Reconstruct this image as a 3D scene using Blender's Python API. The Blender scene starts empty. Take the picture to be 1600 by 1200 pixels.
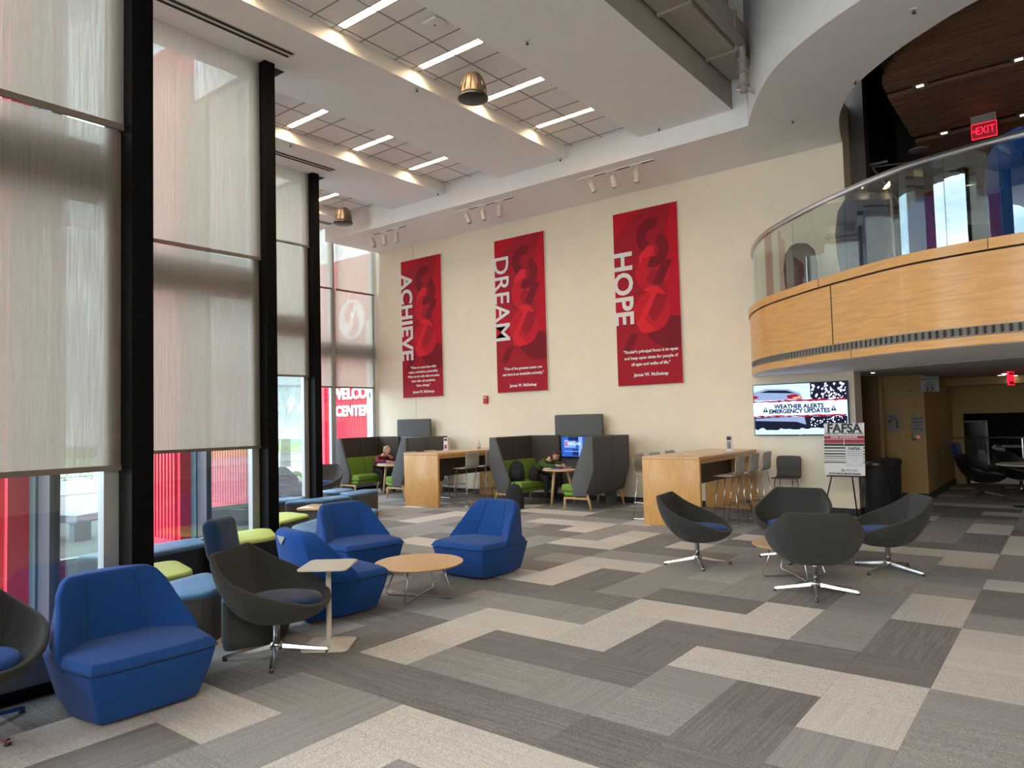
import bpy, bmesh, math, random
from mathutils import Vector, Matrix
random.seed(7)
sc = bpy.context.scene
C = sc.collection
PI = math.pi
R = math.radians

# ---------------------------------------------------------------- camera
cd = bpy.data.cameras.new('camera'); cam = bpy.data.objects.new('camera', cd); C.objects.link(cam)
cd.sensor_width = 36; cd.lens = 1126.83 * 36 / 1600; cd.clip_start = .05; cd.clip_end = 500
_y, _p, _r = -0.664168487, 0.0484593179, -0.0255876742
fw = Vector((math.sin(_y)*math.cos(_p), math.cos(_y)*math.cos(_p), math.sin(_p)))
rt = Vector((math.cos(_y), -math.sin(_y), 0)); up = rt.cross(fw)
Rv = rt*math.cos(_r) + up*math.sin(_r); Uv = up*math.cos(_r) - rt*math.sin(_r)
cam.matrix_world = Matrix(((Rv.x, Uv.x, -fw.x, 0), (Rv.y, Uv.y, -fw.y, 0), (Rv.z, Uv.z, -fw.z, 1.70), (0, 0, 0, 1)))
sc.camera = cam

# ---------------------------------------------------------------- world, exposure
sc.view_settings.view_transform = 'Standard'; sc.view_settings.look = 'None'
sc.view_settings.gamma = 1; sc.view_settings.use_curve_mapping = False
sc.view_settings.exposure = 1.2
sc.cycles.max_bounces = 8; sc.cycles.diffuse_bounces = 5; sc.cycles.transparent_max_bounces = 24
sc.cycles.transmission_bounces = 6; sc.cycles.glossy_bounces = 3
sc.cycles.use_denoising = True; sc.cycles.sample_clamp_indirect = 6; sc.cycles.caustics_reflective = False; sc.cycles.caustics_refractive = False
SKY = 4.4
w = bpy.data.worlds.new('sky'); sc.world = w; w.use_nodes = True
nt = w.node_tree; nt.nodes.clear()
def N(t, k, **kw):
    n = t.nodes.new(k)
    for a, b in kw.items(): setattr(n, a, b)
    return n
out = N(nt, 'ShaderNodeOutputWorld'); bg = N(nt, 'ShaderNodeBackground'); bg.inputs[1].default_value = SKY
tc = N(nt, 'ShaderNodeTexCoord'); mp = N(nt, 'ShaderNodeMapping'); mp.inputs['Scale'].default_value = (1.4, 1.4, 4.5)
nz = N(nt, 'ShaderNodeTexNoise'); nz.inputs['Scale'].default_value = 2.6; nz.inputs['Detail'].default_value = 5; nz.inputs['Roughness'].default_value = .55
cr = N(nt, 'ShaderNodeValToRGB'); cr.color_ramp.elements[0].position = .38; cr.color_ramp.elements[0].color = (.40, .50, .62, 1)
cr.color_ramp.elements[1].position = .62; cr.color_ramp.elements[1].color = (.92, .95, 1, 1)
nt.links.new(tc.outputs['Generated'], mp.inputs[0]); nt.links.new(mp.outputs[0], nz.inputs[0]); nt.links.new(nz.outputs[0], cr.inputs[0])
nt.links.new(cr.outputs[0], bg.inputs[0]); nt.links.new(bg.outputs[0], out.inputs[0])

# ---------------------------------------------------------------- materials
MATS = {}
def mat(name, col, rough=.6, metal=0, spec=.5, noise=0, nscale=40, bump=0, coat=0, sheen=0, emit=None, estr=0, wood=None, vary=0, stretch=(1, 1, 1), bscale=None):
    if name in MATS: return MATS[name]
    m = bpy.data.materials.new(name); m.use_nodes = True; t = m.node_tree
    b = t.nodes['Principled BSDF']
    b.inputs['Base Color'].default_value = (*col, 1); b.inputs['Roughness'].default_value = rough
    b.inputs['Metallic'].default_value = metal; b.inputs['Specular IOR Level'].default_value = spec
    if coat: b.inputs['Coat Weight'].default_value = coat; b.inputs['Coat Roughness'].default_value = .15
    if sheen: b.inputs['Sheen Weight'].default_value = sheen
    if emit: b.inputs['Emission Color'].default_value = (*emit, 1); b.inputs['Emission Strength'].default_value = estr
    if noise or bump or wood or vary:
        tc = N(t, 'ShaderNodeTexCoord'); mp = N(t, 'ShaderNodeMapping'); t.links.new(tc.outputs['Object'], mp.inputs[0])
        mp.inputs['Scale'].default_value = stretch if not wood else wood
        src = mp.outputs[0]
        if vary:
            oi = N(t, 'ShaderNodeObjectInfo'); ad = N(t, 'ShaderNodeVectorMath', operation='ADD'); ml = N(t, 'ShaderNodeMath', operation='MULTIPLY'); ml.inputs[1].default_value = 37
            t.links.new(oi.outputs['Random'], ml.inputs[0]); t.links.new(src, ad.inputs[0]); t.links.new(ml.outputs[0], ad.inputs[1]); src = ad.outputs[0]
        n = N(t, 'ShaderNodeTexNoise'); n.inputs['Scale'].default_value = nscale; n.inputs['Detail'].default_value = 4; t.links.new(src, n.inputs[0])
        if noise:
            r = N(t, 'ShaderNodeMapRange'); r.inputs[1].default_value = .3; r.inputs[2].default_value = .7; r.inputs[3].default_value = 1-noise; r.inputs[4].default_value = 1+noise
            t.links.new(n.outputs[0], r.inputs[0])
            v = N(t, 'ShaderNodeVectorMath', operation='SCALE'); v.inputs[0].default_value = col
            f = r.outputs[0]
            if vary:
                r2 = N(t, 'ShaderNodeMapRange'); r2.inputs[3].default_value = 1-vary; r2.inputs[4].default_value = 1+vary; t.links.new(oi.outputs['Random'], r2.inputs[0])
                m2 = N(t, 'ShaderNodeMath', operation='MULTIPLY'); t.links.new(f, m2.inputs[0]); t.links.new(r2.outputs[0], m2.inputs[1]); f = m2.outputs[0]
            t.links.new(f, v.inputs['Scale']); t.links.new(v.outputs[0], b.inputs['Base Color'])
        if bump:
            bp = N(t, 'ShaderNodeBump'); bp.inputs['Strength'].default_value = bump; bp.inputs['Distance'].default_value = .01
            if bscale:
                n = N(t, 'ShaderNodeTexNoise'); n.inputs['Scale'].default_value = bscale; t.links.new(src, n.inputs[0])
            t.links.new(n.outputs[0], bp.inputs['Height']); t.links.new(bp.outputs[0], b.inputs['Normal'])
    MATS[name] = m; return m

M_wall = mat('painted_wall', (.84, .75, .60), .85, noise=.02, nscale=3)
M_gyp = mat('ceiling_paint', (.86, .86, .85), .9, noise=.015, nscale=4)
M_tile = mat('acoustic_tile', (.80, .79, .78), .95, noise=.03, nscale=90, bump=.1, vary=.02)
M_tbar = mat('ceiling_grid', (.30, .295, .28), .6)
M_black = mat('black_paint', (.004, .004, .004), .45, spec=.08, noise=.25, nscale=1.5, stretch=(3, 3, .6))
M_baseb = mat('black_baseboard', (.012, .012, .013), .5)
M_alu = mat('grey_frame', (.42, .44, .45), .4, metal=.3)
M_red = mat('red_cladding', (.62, .03, .06), .5, noise=.04, nscale=3)
M_redw = mat('red_banner', (.50, .004, .018), .6, spec=.2)
M_darkp = mat('dark_mullion', (.07, .07, .085), .4)
M_teal = mat('teal_frame', (.10, .17, .20), .3, metal=.3)
M_blue = mat('blue_wool', (.008, .058, .25), .95, spec=.2, noise=.14, nscale=260, bump=.25, sheen=.08, bscale=400)
M_bluedark = mat('navy_fabric', (.010, .034, .095), .9, spec=.2, noise=.1, nscale=200, bump=.15, sheen=.2)
M_grey = mat('charcoal_fabric', (.037, .038, .037), .95, spec=.15, noise=.2, nscale=260, bump=.25, sheen=.12, bscale=400)
M_greyp = mat('grey_upholstery', (.085, .083, .080), .85, noise=.1, nscale=150, bump=.1)
M_booth = mat('booth_outer_fabric', (.10, .10, .103), .9, noise=.08, nscale=200, bump=.1)
M_boothin = mat('booth_inner_fabric', (.062, .052, .045), .92, noise=.08, nscale=200)
M_green = mat('green_fabric', (.15, .27, .03), .85, noise=.08, nscale=200, bump=.1)
M_lime = mat('lime_vinyl', (.50, .60, .16), .6, noise=.03, nscale=30)
M_bluev = mat('blue_vinyl', (.07, .19, .36), .5, noise=.04, nscale=30)
M_chrome = mat('chrome', (.62, .62, .63), .18, metal=1)
M_steel = mat('brushed_steel', (.60, .59, .57), .3, metal=1)
M_wood = mat('maple_veneer', (.62, .33, .105), .42, coat=.25, noise=.16, nscale=5, wood=(9, 9, .7))
M_woodf = mat('maple_fascia', (.66, .35, .105), .40, coat=.3, noise=.12, nscale=3.5, wood=(.8, .8, 9))
M_woodt = mat('maple_tabletop', (.62, .38, .18), .35, coat=.3, noise=.07, nscale=4, wood=(2, 14, 2))
M_leg = mat('ash_leg', (.50, .32, .15), .5, noise=.08, nscale=8, wood=(6, 6, .8))
M_slat = mat('walnut_slat', (.16, .082, .040), .6, noise=.25, nscale=4, wood=(.6, 8, 8), vary=.15)
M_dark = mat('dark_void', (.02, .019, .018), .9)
M_duct = mat('duct_paint', (.34, .31, .27), .7, noise=.05, nscale=3)
M_white = mat('white_paint', (.75, .74, .71), .5)
M_offw = mat('warm_white_plastic', (.62, .58, .52), .5)
M_stool = mat('light_grey_shell', (.42, .40, .37), .5)
M_chairp = mat('dark_grey_shell', (.045, .043, .042), .55)
M_blackp = mat('black_plastic', (.012, .012, .013), .35)
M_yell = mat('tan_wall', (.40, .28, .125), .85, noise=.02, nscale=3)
M_brownw = mat('brown_wood_panel', (.14, .078, .026), .5, noise=.12, nscale=5, wood=(2, 2, 14))
M_bronze = mat('bronze_speaker', (.10, .078, .055), .42, metal=.45)
M_sign = mat('sign_grey', (.23, .235, .24), .6); M_signd = mat('sign_ink', (.03, .03, .035), .6)
M_letter = mat('white_letter', (.78, .76, .73), .6)
M_logo_d = mat('logo_dark_red', (.20, .006, .016), .6, spec=.2); M_logo_m = mat('logo_mid_red', (.36, .008, .022), .6, spec=.2); M_logo_b = mat('logo_bright_red', (.72, .018, .030), .6, spec=.2)
M_logo_l = mat('logo_light_red', (.56, .010, .024), .6, spec=.2)
M_skin = mat('skin', (.62, .36, .26), .6); M_maroon = mat('maroon_cloth', (.17, .018, .04), .85); M_olive = mat('olive_cloth', (.055, .085, .018), .85)
M_trous = mat('black_cloth', (.012, .012, .016), .85); M_hairb = mat('blond_hair', (.34, .25, .15), .7); M_hairk = mat('dark_hair', (.025, .015, .010), .6)
M_paper = mat('paper', (.70, .70, .70), .7); M_bluebook = mat('blue_cover', (.03, .10, .32), .6)
M_curb = mat('concrete', (.40, .40, .41), .9, noise=.08, nscale=12)
M_grass = mat('lawn', (.25, .31, .11), .95, noise=.3, nscale=2.5, stretch=(1, 1, 1)); M_road = mat('asphalt', (.34, .36, .38), .9, noise=.08, nscale=3)
M_bark = mat('bark', (.16, .12, .10), .95, noise=.2, nscale=8)
M_bldg = mat('far_building', (.30, .31, .33), .9); M_bwin = mat('far_window', (.08, .10, .13), .2)
M_shrub = mat('shrub_leaf', (.25, .28, .05), .9, noise=.3, nscale=6)

def carpet(name, col, stripe):
    m = bpy.data.materials.new(name); m.use_nodes = True; t = m.node_tree; b = t.nodes['Principled BSDF']
    b.inputs['Roughness'].default_value = .97; b.inputs['Specular IOR Level'].default_value = .1
    tc = N(t, 'ShaderNodeTexCoord'); oi = N(t, 'ShaderNodeObjectInfo')
    ml = N(t, 'ShaderNodeMath', operation='MULTIPLY'); ml.inputs[1].default_value = 91; t.links.new(oi.outputs['Random'], ml.inputs[0])
    ad = N(t, 'ShaderNodeVectorMath', operation='ADD'); t.links.new(tc.outputs['Object'], ad.inputs[0]); t.links.new(ml.outputs[0], ad.inputs[1])
    n1 = N(t, 'ShaderNodeTexNoise'); n1.inputs['Scale'].default_value = 170; n1.inputs['Detail'].default_value = 3; t.links.new(ad.outputs[0], n1.inputs[0])
    mp = N(t, 'ShaderNodeMapping'); mp.inputs['Scale'].default_value = (1.2, 46, 1); t.links.new(ad.outputs[0], mp.inputs[0])
    n2 = N(t, 'ShaderNodeTexNoise'); n2.inputs['Scale'].default_value = 1; n2.inputs['Detail'].default_value = 2; t.links.new(mp.outputs[0], n2.inputs[0])
    r1 = N(t, 'ShaderNodeMapRange'); r1.inputs[1].default_value = .32; r1.inputs[2].default_value = .68; r1.inputs[3].default_value = .62; r1.inputs[4].default_value = 1.40
    r2 = N(t, 'ShaderNodeMapRange'); r2.inputs[1].default_value = .36; r2.inputs[2].default_value = .64; r2.inputs[3].default_value = 1-stripe; r2.inputs[4].default_value = 1+stripe
    r3 = N(t, 'ShaderNodeMapRange'); r3.inputs[3].default_value = .94; r3.inputs[4].default_value = 1.06
    t.links.new(n1.outputs[0], r1.inputs[0]); t.links.new(n2.outputs[0], r2.inputs[0]); t.links.new(oi.outputs['Random'], r3.inputs[0])
    a = N(t, 'ShaderNodeMath', operation='MULTIPLY'); c2 = N(t, 'ShaderNodeMath', operation='MULTIPLY')
    t.links.new(r1.outputs[0], a.inputs[0]); t.links.new(r2.outputs[0], a.inputs[1]); t.links.new(a.outputs[0], c2.inputs[0]); t.links.new(r3.outputs[0], c2.inputs[1])
    v = N(t, 'ShaderNodeVectorMath', operation='SCALE'); v.inputs[0].default_value = col; t.links.new(c2.outputs[0], v.inputs['Scale']); t.links.new(v.outputs[0], b.inputs['Base Color'])
    bp = N(t, 'ShaderNodeBump'); bp.inputs['Strength'].default_value = .5; bp.inputs['Distance'].default_value = .004; t.links.new(n1.outputs[0], bp.inputs['Height']); t.links.new(bp.outputs[0], b.inputs['Normal'])
    return m
CP = {'L': carpet('carpet_light', (.56, .53, .505), .05), 'G': carpet('carpet_pale_grey', (.36, .35, .335), .06), 'M': carpet('carpet_mid', (.305, .30, .297), .08), 'D': carpet('carpet_dark', (.205, .20, .197), .13)}

def glass(name, tint, gloss=.07, rough=.0):
    m = bpy.data.materials.new(name); m.use_nodes = True; t = m.node_tree; t.nodes.clear()
    o = N(t, 'ShaderNodeOutputMaterial'); mx = N(t, 'ShaderNodeMixShader'); tr = N(t, 'ShaderNodeBsdfTransparent'); gl = N(t, 'ShaderNodeBsdfGlossy')
    tr.inputs[0].default_value = (*tint, 1); gl.inputs['Roughness'].default_value = rough; gl.inputs[0].default_value = (.9, .95, .95, 1)
    lw = N(t, 'ShaderNodeLayerWeight'); lw.inputs[0].default_value = .5
    pw = N(t, 'ShaderNodeMath', operation='POWER'); pw.inputs[1].default_value = 5; t.links.new(lw.outputs['Facing'], pw.inputs[0])
    ad = N(t, 'ShaderNodeMath', operation='MULTIPLY_ADD'); ad.inputs[1].default_value = .85; ad.inputs[2].default_value = gloss; ad.use_clamp = True; t.links.new(pw.outputs[0], ad.inputs[0])
    t.links.new(ad.outputs[0], mx.inputs[0]); t.links.new(tr.outputs[0], mx.inputs[1]); t.links.new(gl.outputs[0], mx.inputs[2]); t.links.new(mx.outputs[0], o.inputs[0])
    return m
M_glass = glass('window_glass', (.90, .955, .945), .055)
M_bglass = glass('balustrade_glass', (.88, .92, .90), .12)

def shade_mat():
    m = bpy.data.materials.new('shade_fabric'); m.use_nodes = True; t = m.node_tree; t.nodes.clear()
    o = N(t, 'ShaderNodeOutputMaterial'); mx = N(t, 'ShaderNodeMixShader'); tr = N(t, 'ShaderNodeBsdfTransparent'); m2 = N(t, 'ShaderNodeMixShader')
    df = N(t, 'ShaderNodeBsdfDiffuse'); tl = N(t, 'ShaderNodeBsdfTranslucent')
    tc = N(t, 'ShaderNodeTexCoord'); mp = N(t, 'ShaderNodeMapping'); mp.inputs['Scale'].default_value = (150, 150, 3); t.links.new(tc.outputs['Object'], mp.inputs[0])
    n = N(t, 'ShaderNodeTexNoise'); n.inputs['Scale'].default_value = 1; n.inputs['Detail'].default_value = 2; t.links.new(mp.outputs[0], n.inputs[0])
    r = N(t, 'ShaderNodeMapRange'); r.inputs[1].default_value = .3; r.inputs[2].default_value = .7; r.inputs[3].default_value = .82; r.inputs[4].default_value = .62; t.links.new(n.outputs[0], r.inputs[0])
    t.links.new(r.outputs[0], mx.inputs[0])
    df.inputs[0].default_value = (.60, .55, .48, 1); tl.inputs[0].default_value = (.50, .435, .37, 1); m2.inputs[0].default_value = .72
    t.links.new(df.outputs[0], m2.inputs[1]); t.links.new(tl.outputs[0], m2.inputs[2]); t.links.new(tr.outputs[0], mx.inputs[1]); t.links.new(m2.outputs[0], mx.inputs[2]); t.links.new(mx.outputs[0], o.inputs[0])
    return m
M_shade = shade_mat(); M_hem = mat('shade_hem', (.20, .17, .145), .7)

def emis(name, col, s):
    m = bpy.data.materials.new(name); m.use_nodes = True; t = m.node_tree; t.nodes.clear()
    o = N(t, 'ShaderNodeOutputMaterial'); e = N(t, 'ShaderNodeEmission'); e.inputs[0].default_value = (*col, 1); e.inputs[1].default_value = s
    t.links.new(e.outputs[0], o.inputs[0]); return m
M_trough = emis('trough_diffuser', (1, .73, .45), 30)
M_fill = emis('fill_diffuser', (1, .88, .74), 110)  # glow of the added fill lights, stronger than the coffer troughs
M_lamp = emis('small_lamp', (1, .85, .65), 3)
M_exit = emis('exit_red', (1, .01, .03), 1.6)
M_exitd = mat('exit_face', (.10, .004, .01), .4, emit=(1, .0, .03), estr=.07)

# ---------------------------------------------------------------- mesh helpers
class MB:
    def __init__(s): s.v = []; s.f = []; s.mi = []; s.cur = 0
    def add(s, vs, fs):
        o = len(s.v); s.v += [tuple(a) for a in vs]; s.f += [tuple(o+i for i in f) for f in fs]; s.mi += [s.cur]*len(fs); return s
    def box(s, x0, x1, y0, y1, z0, z1, M=None):
        vs = [Vector((x, y, z)) for z in (z0, z1) for y in (y0, y1) for x in (x0, x1)]
        if M: vs = [M @ v for v in vs]
        return s.add(vs, [(0, 2, 3, 1), (4, 5, 7, 6), (0, 1, 5, 4), (2, 6, 7, 3), (0, 4, 6, 2), (1, 3, 7, 5)])
    def prism(s, poly, z0, z1, M=None):
        n = len(poly); vs = [Vector((x, y, z0)) for x, y in poly] + [Vector((x, y, z1)) for x, y in poly]
        if M: vs = [M @ v for v in vs]
        return s.add(vs, [tuple(range(n))[::-1], tuple(range(n, 2*n))] + [(i, (i+1) % n, n+(i+1) % n, n+i) for i in range(n)])
    def tube(s, pts, r, n=8, cap=True):
        pts = [Vector(p) for p in pts]; rr = r if isinstance(r, (list, tuple)) else [r]*len(pts)
        o = len(s.v); vs = []; prev = None
        for i, p in enumerate(pts):
            d = (pts[min(i+1, len(pts)-1)] - pts[max(i-1, 0)]).normalized()
            if prev is None:
                a = d.orthogonal().normalized()
            else:
                a = (prev - d*prev.dot(d)).normalized()
            prev = a; b = d.cross(a)
            vs += [p + (a*math.cos(2*PI*k/n) + b*math.sin(2*PI*k/n))*rr[i] for k in range(n)]
        fs = [(i*n+k, i*n+(k+1) % n, (i+1)*n+(k+1) % n, (i+1)*n+k) for i in range(len(pts)-1) for k in range(n)]
        if cap: fs += [tuple(range(n))[::-1], tuple(range((len(pts)-1)*n, len(pts)*n))]
        return s.add(vs, fs)
    def loft(s, rings, cap=True, closed=True):
        n = len(rings[0]); vs = [v for r in rings for v in r]
        fs = [(i*n+k, i*n+(k+1) % n, (i+1)*n+(k+1) % n, (i+1)*n+k) for i in range(len(rings)-1) for k in range(n if closed else n-1)]
        if cap: fs += [tuple(range(n))[::-1], tuple(range((len(rings)-1)*n, len(rings)*n))]
        return s.add(vs, fs)
    def lathe(s, prof, n=24, M=None, cap=True):
        rings = [[(Vector((r*math.cos(2*PI*k/n), r*math.sin(2*PI*k/n), z)) if not M else M @ Vector((r*math.cos(2*PI*k/n), r*math.sin(2*PI*k/n), z))) for k in range(n)] for r, z in prof]
        return s.loft(rings, cap)
    def build(s, name, m, parent=None, smooth=False, bevel=0, seg=2, sub=0, kind=None):
        me = bpy.data.meshes.new(name); me.from_pydata(s.v, [], s.f); me.update()
        ms = m if isinstance(m, (list, tuple)) else [m]
        for q in ms: me.materials.append(q)
        if len(ms) > 1:
            me.polygons.foreach_set('material_index', s.mi)
        bm = bmesh.new(); bm.from_mesh(me); bmesh.ops.recalc_face_normals(bm, faces=bm.faces); bm.to_mesh(me); bm.free()
        o = bpy.data.objects.new(name, me); C.objects.link(o)
        if parent: o.parent = parent
        if smooth:
            for p in me.polygons: p.use_smooth = True
        if bevel:
            md = o.modifiers.new('bevel', 'BEVEL'); md.width = bevel; md.segments = seg; md.limit_method = 'ANGLE'; md.angle_limit = R(30)
            for p in me.polygons: p.use_smooth = True
        if sub:
            md = o.modifiers.new('sub', 'SUBSURF'); md.levels = sub; md.render_levels = sub
            for p in me.polygons: p.use_smooth = True
        if kind: o['kind'] = kind
        return o
def bx(name, m, x0, x1, y0, y1, z0, z1, parent=None, kind=None, bevel=0):
    return MB().box(x0, x1, y0, y1, z0, z1).build(name, m, parent, kind=kind, bevel=bevel)
def thing(name, label, cat, loc=(0, 0, 0), rz=0, group=None):
    o = bpy.data.objects.new(name, None); C.objects.link(o); o.empty_display_size = .1
    o.location = loc; o.rotation_euler = (0, 0, rz); o['label'] = label; o['category'] = cat
    if group: o['group'] = group
    return o
def tag(o, label, cat, group=None):
    o['label'] = label; o['category'] = cat
    if group: o['group'] = group
    return o
def struct(o): o['kind'] = 'structure'; return o
def dup(root, loc, rz, label, group=None):
    r = root.copy(); C.objects.link(r); r.location = loc; r.rotation_euler = (0, 0, rz); r['label'] = label
    if group: r['group'] = group
    for ch in list(root.children):
        c = ch.copy(); C.objects.link(c); c.parent = r
        for g in list(ch.children):
            d = g.copy(); C.objects.link(d); d.parent = c
    return r
def text(name, body, size, m, parent, M, ext=.002, bold=0, align='CENTER', sx=1, ls=1.0, lsp=1.0):
    cu = bpy.data.curves.new(name, 'FONT'); cu.body = body; cu.size = size; cu.align_x = align; cu.align_y = 'CENTER'
    cu.extrude = ext; cu.offset = bold; cu.resolution_u = 3; cu.space_character = ls; cu.space_line = lsp
    tmp = bpy.data.objects.new(name, cu); C.objects.link(tmp)
    bpy.context.view_layer.update()
    me = bpy.data.meshes.new_from_object(tmp.evaluated_get(bpy.context.evaluated_depsgraph_get()))
    bpy.data.objects.remove(tmp); bpy.data.curves.remove(cu)
    me.materials.clear(); me.materials.append(m)
    me.transform(M @ Matrix.Diagonal((sx, 1, 1, 1)))
    o = bpy.data.objects.new(name, me); C.objects.link(o)
    if parent: o.parent = parent
    return o
def frame_xz(x, y, z):   # plane facing -Y: local x->+X, local y->+Z, normal -> -Y
    return Matrix(((1, 0, 0, x), (0, 0, -1, y), (0, 1, 0, z), (0, 0, 0, 1)))
def spline(pts, n=8):
    P = [Vector(p) for p in pts]; o = []
    for i in range(len(P)-1):
        a, b, c, d = P[max(i-1, 0)], P[i], P[i+1], P[min(i+2, len(P)-1)]
        for k in range(n):
            t = k/n; o.append(.5*((2*b)+(-a+c)*t+(2*a-5*b+4*c-d)*t*t+(-a+3*b-3*c+d)*t**3))
    o.append(P[-1]); return o

# ---------------------------------------------------------------- setting
YW, YB, ZS, Z1, Z2 = 12.72, 10.99, 6.15, 6.47, 6.67
# floor with carpet tiles
floor = struct(bx('floor', mat('subfloor', (.10, .095, .09), .9), -14.9, 6.4, -7, 24, -.12, -.012))
S, OX, OY = .5, .2093, .0562
LT = set(); DK = set(); GR = set()
def cells(st, x0, x1, y0, y1):
    for i in range(x0, x1):
        for j in range(y0, y1): st.add((i, j))
for a in [(-5, -2, 9, 10), (-3, -2, 8, 9), (-9, -8, 7, 10), (-9, -6, 9, 10), (-7, -6, 9, 12), (-7, -4, 11, 12), (-5, -4, 11, 13), (-7, -6, 2, 6), (-7, -2, 5, 6),
          (-9, -8, 4, 5), (-10, -9, 1, 5), (-10, -9, 12, 15), (-10, -8, 14, 15), (-12, -9, 12, 13), (-12, -10, 16, 17), (-11, -10, 16, 19), (-15, -12, 19, 20), (-13, -12, 18, 20),
          (-12, -11, 20, 22), (-17, -14, 21, 22), (-19, -18, 17, 20), (-19, -16, 19, 20), (-9, -8, 17, 18), (-8, -2, 19, 20), (-3, -2, 18, 20), (-3, -2, 13, 15), (-2, 0, 16, 17), (-2, 0, 10, 13),
          (-2, 0, 20, 23), (-3, -2, 23, 25), (-3, -1, 27, 28), (-6, -1, 29, 30), (-5, -4, 25, 26), (-14, -13, 9, 11), (-16, -13, 10, 11), (-13, -11, 6, 8), (-16, -14, 14, 15), (-21, -17, 22, 23), (-22, -21, 20, 22), (-14, -12, 24, 25), (-9, -7, 23, 24)]: cells(LT, *a)
for a in [(-7, -6, 14, 16), (-6, -4, 15, 16)]: cells(GR, *a)
for a in [(-6, -5, 8, 11), (-6, -2, 10, 11), (-8, -5, 8, 9), (-7, -2, 6, 7), (-4, -3, 7, 9), (-9, -8, 11, 14), (-12, -8, 11, 12), (-7, -5, 12, 13), (-5, -4, 13, 15), (-3, -2, 11, 13), (-2, 0, 14, 16),
          (-5, -4, 17, 19), (-8, -2, 20, 21), (-3, -2, 20, 23), (-10, -9, 16, 19), (-10, -7, 16, 17), (-12, -11, 14, 16), (-9, -8, 1, 4), (-10, -8, 6, 7), (-10, -9, 7, 9), (-13, -10, 8, 9), (-15, -13, 12, 13),
          (-15, -12, 17, 18), (-17, -16, 17, 19), (-14, -10, 22, 23), (-9, -4, 22, 23), (-18, -14, 23, 25), (-4, 0, 5, 6), (-12, -11, 3, 5), (-8, -5, 24, 26), (-5, -3, 27, 29), (-20, -18, 14, 16)]: cells(DK, *a)
def tone(i, j):
    if (i, j) in LT: return 'L'
    if (i, j) in GR: return 'G'
    if (i, j) in DK: return 'D'
    h = (i*7919 + j*104729 + (i//2)*31 + (j//2)*17) % 11
    if -8 < i and 4 < j < 22: return 'M'
    return 'D' if h < 3 else ('L' if h == 10 and (j > 24 or i < -20) else 'M')
def room_has(i, j):
    x = OX+(i+.5)*S; y = OY+(j+.5)*S
    if y > YW-.1 and x < -2.86: return False
    xl = -2.35 if y < -.7 else (-5.38 if y < 2.36 else (-8.35 if y < 5.4 else (-11.42 if y < 8.4 else -14.5)))
    return x > xl+.1
def pxy(x, y, z=0):
    d = Vector((x, y, z)) - Vector((0, 0, 1.7)); wz = d.dot(fw)
    return (800+1126.83*d.dot(Rv)/wz, 600-1126.83*d.dot(Uv)/wz, wz) if wz > .1 else (9e9, 9e9, wz)
vis = []; rest = []
for i in range(-30, 12):
    for j in range(-14, 38):
        if not room_has(i, j): continue
        u, v, wz = pxy(OX+(i+.5)*S, OY+(j+.5)*S)
        if -60 < u < 1660 and 700 < v < 1290: vis.append((wz, i, j))
        else: rest.append((i, j))
vis.sort(); far = [(i, j) for _, i, j in vis[290:]]; vis = [(i, j) for _, i, j in vis[:290]]
tilemesh = {}
g = .0008
for k, m in CP.items():
    t = MB().box(-S/2+g, S/2-g, -S/2+g, S/2-g, -.012, 0).build('carpet_tile', m, floor, bevel=0)
    tilemesh[k] = t.data; bpy.data.objects.remove(t)
def orient(i, j):
    if (i, j) in LT or (i, j) in DK or (i, j) in GR:
        st = LT if (i, j) in LT else (DK if (i, j) in DK else GR)
        if ((i-1, j) in st) or ((i+1, j) in st): return 0
        return PI/2
    return PI/2 if ((i//1) + (j//2)) % 3 == 0 else 0
for (i, j) in vis:
    o = bpy.data.objects.new('carpet_tile', tilemesh[tone(i, j)]); C.objects.link(o); o.parent = floor
    o.location = (OX+(i+.5)*S, OY+(j+.5)*S, 0); o.rotation_euler = (0, 0, orient(i, j))
mb = MB(); keys = ['L', 'G', 'M', 'D']
for (i, j) in rest+far:
    mb.cur = keys.index(tone(i, j)); x = OX+(i+.5)*S; y = OY+(j+.5)*S
    mb.box(x-S/2+g, x+S/2-g, y-S/2+g, y+S/2-g, -.012, 0)
mb.build('carpet_tiles_beyond', [CP[k] for k in keys], floor, kind='stuff')

# walls
wf = struct(bx('wall_far', M_wall, -14.62, -2.86, YW, YW+.48, 0, 6.9))
bx('control_joint', mat('joint', (.50, .45, .37), .9), -13.03, -13.022, YW-.003, YW, .1, ZS, wf)
struct(bx('baseboard_far', M_baseb, -14.5, -2.85, YW-.015, YW, 0, .10))
struct(bx('baseboard_pier', M_baseb, -2.86, -2.845, YW-.015, YW+.49, 0, .10))
struct(bx('wall_right', M_wall, 6.2, 6.4, -7, 24, 0, 8))
struct(bx('wall_back', M_wall, .6, 6.4, -7.1, -6.9, 0, 8))
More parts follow.
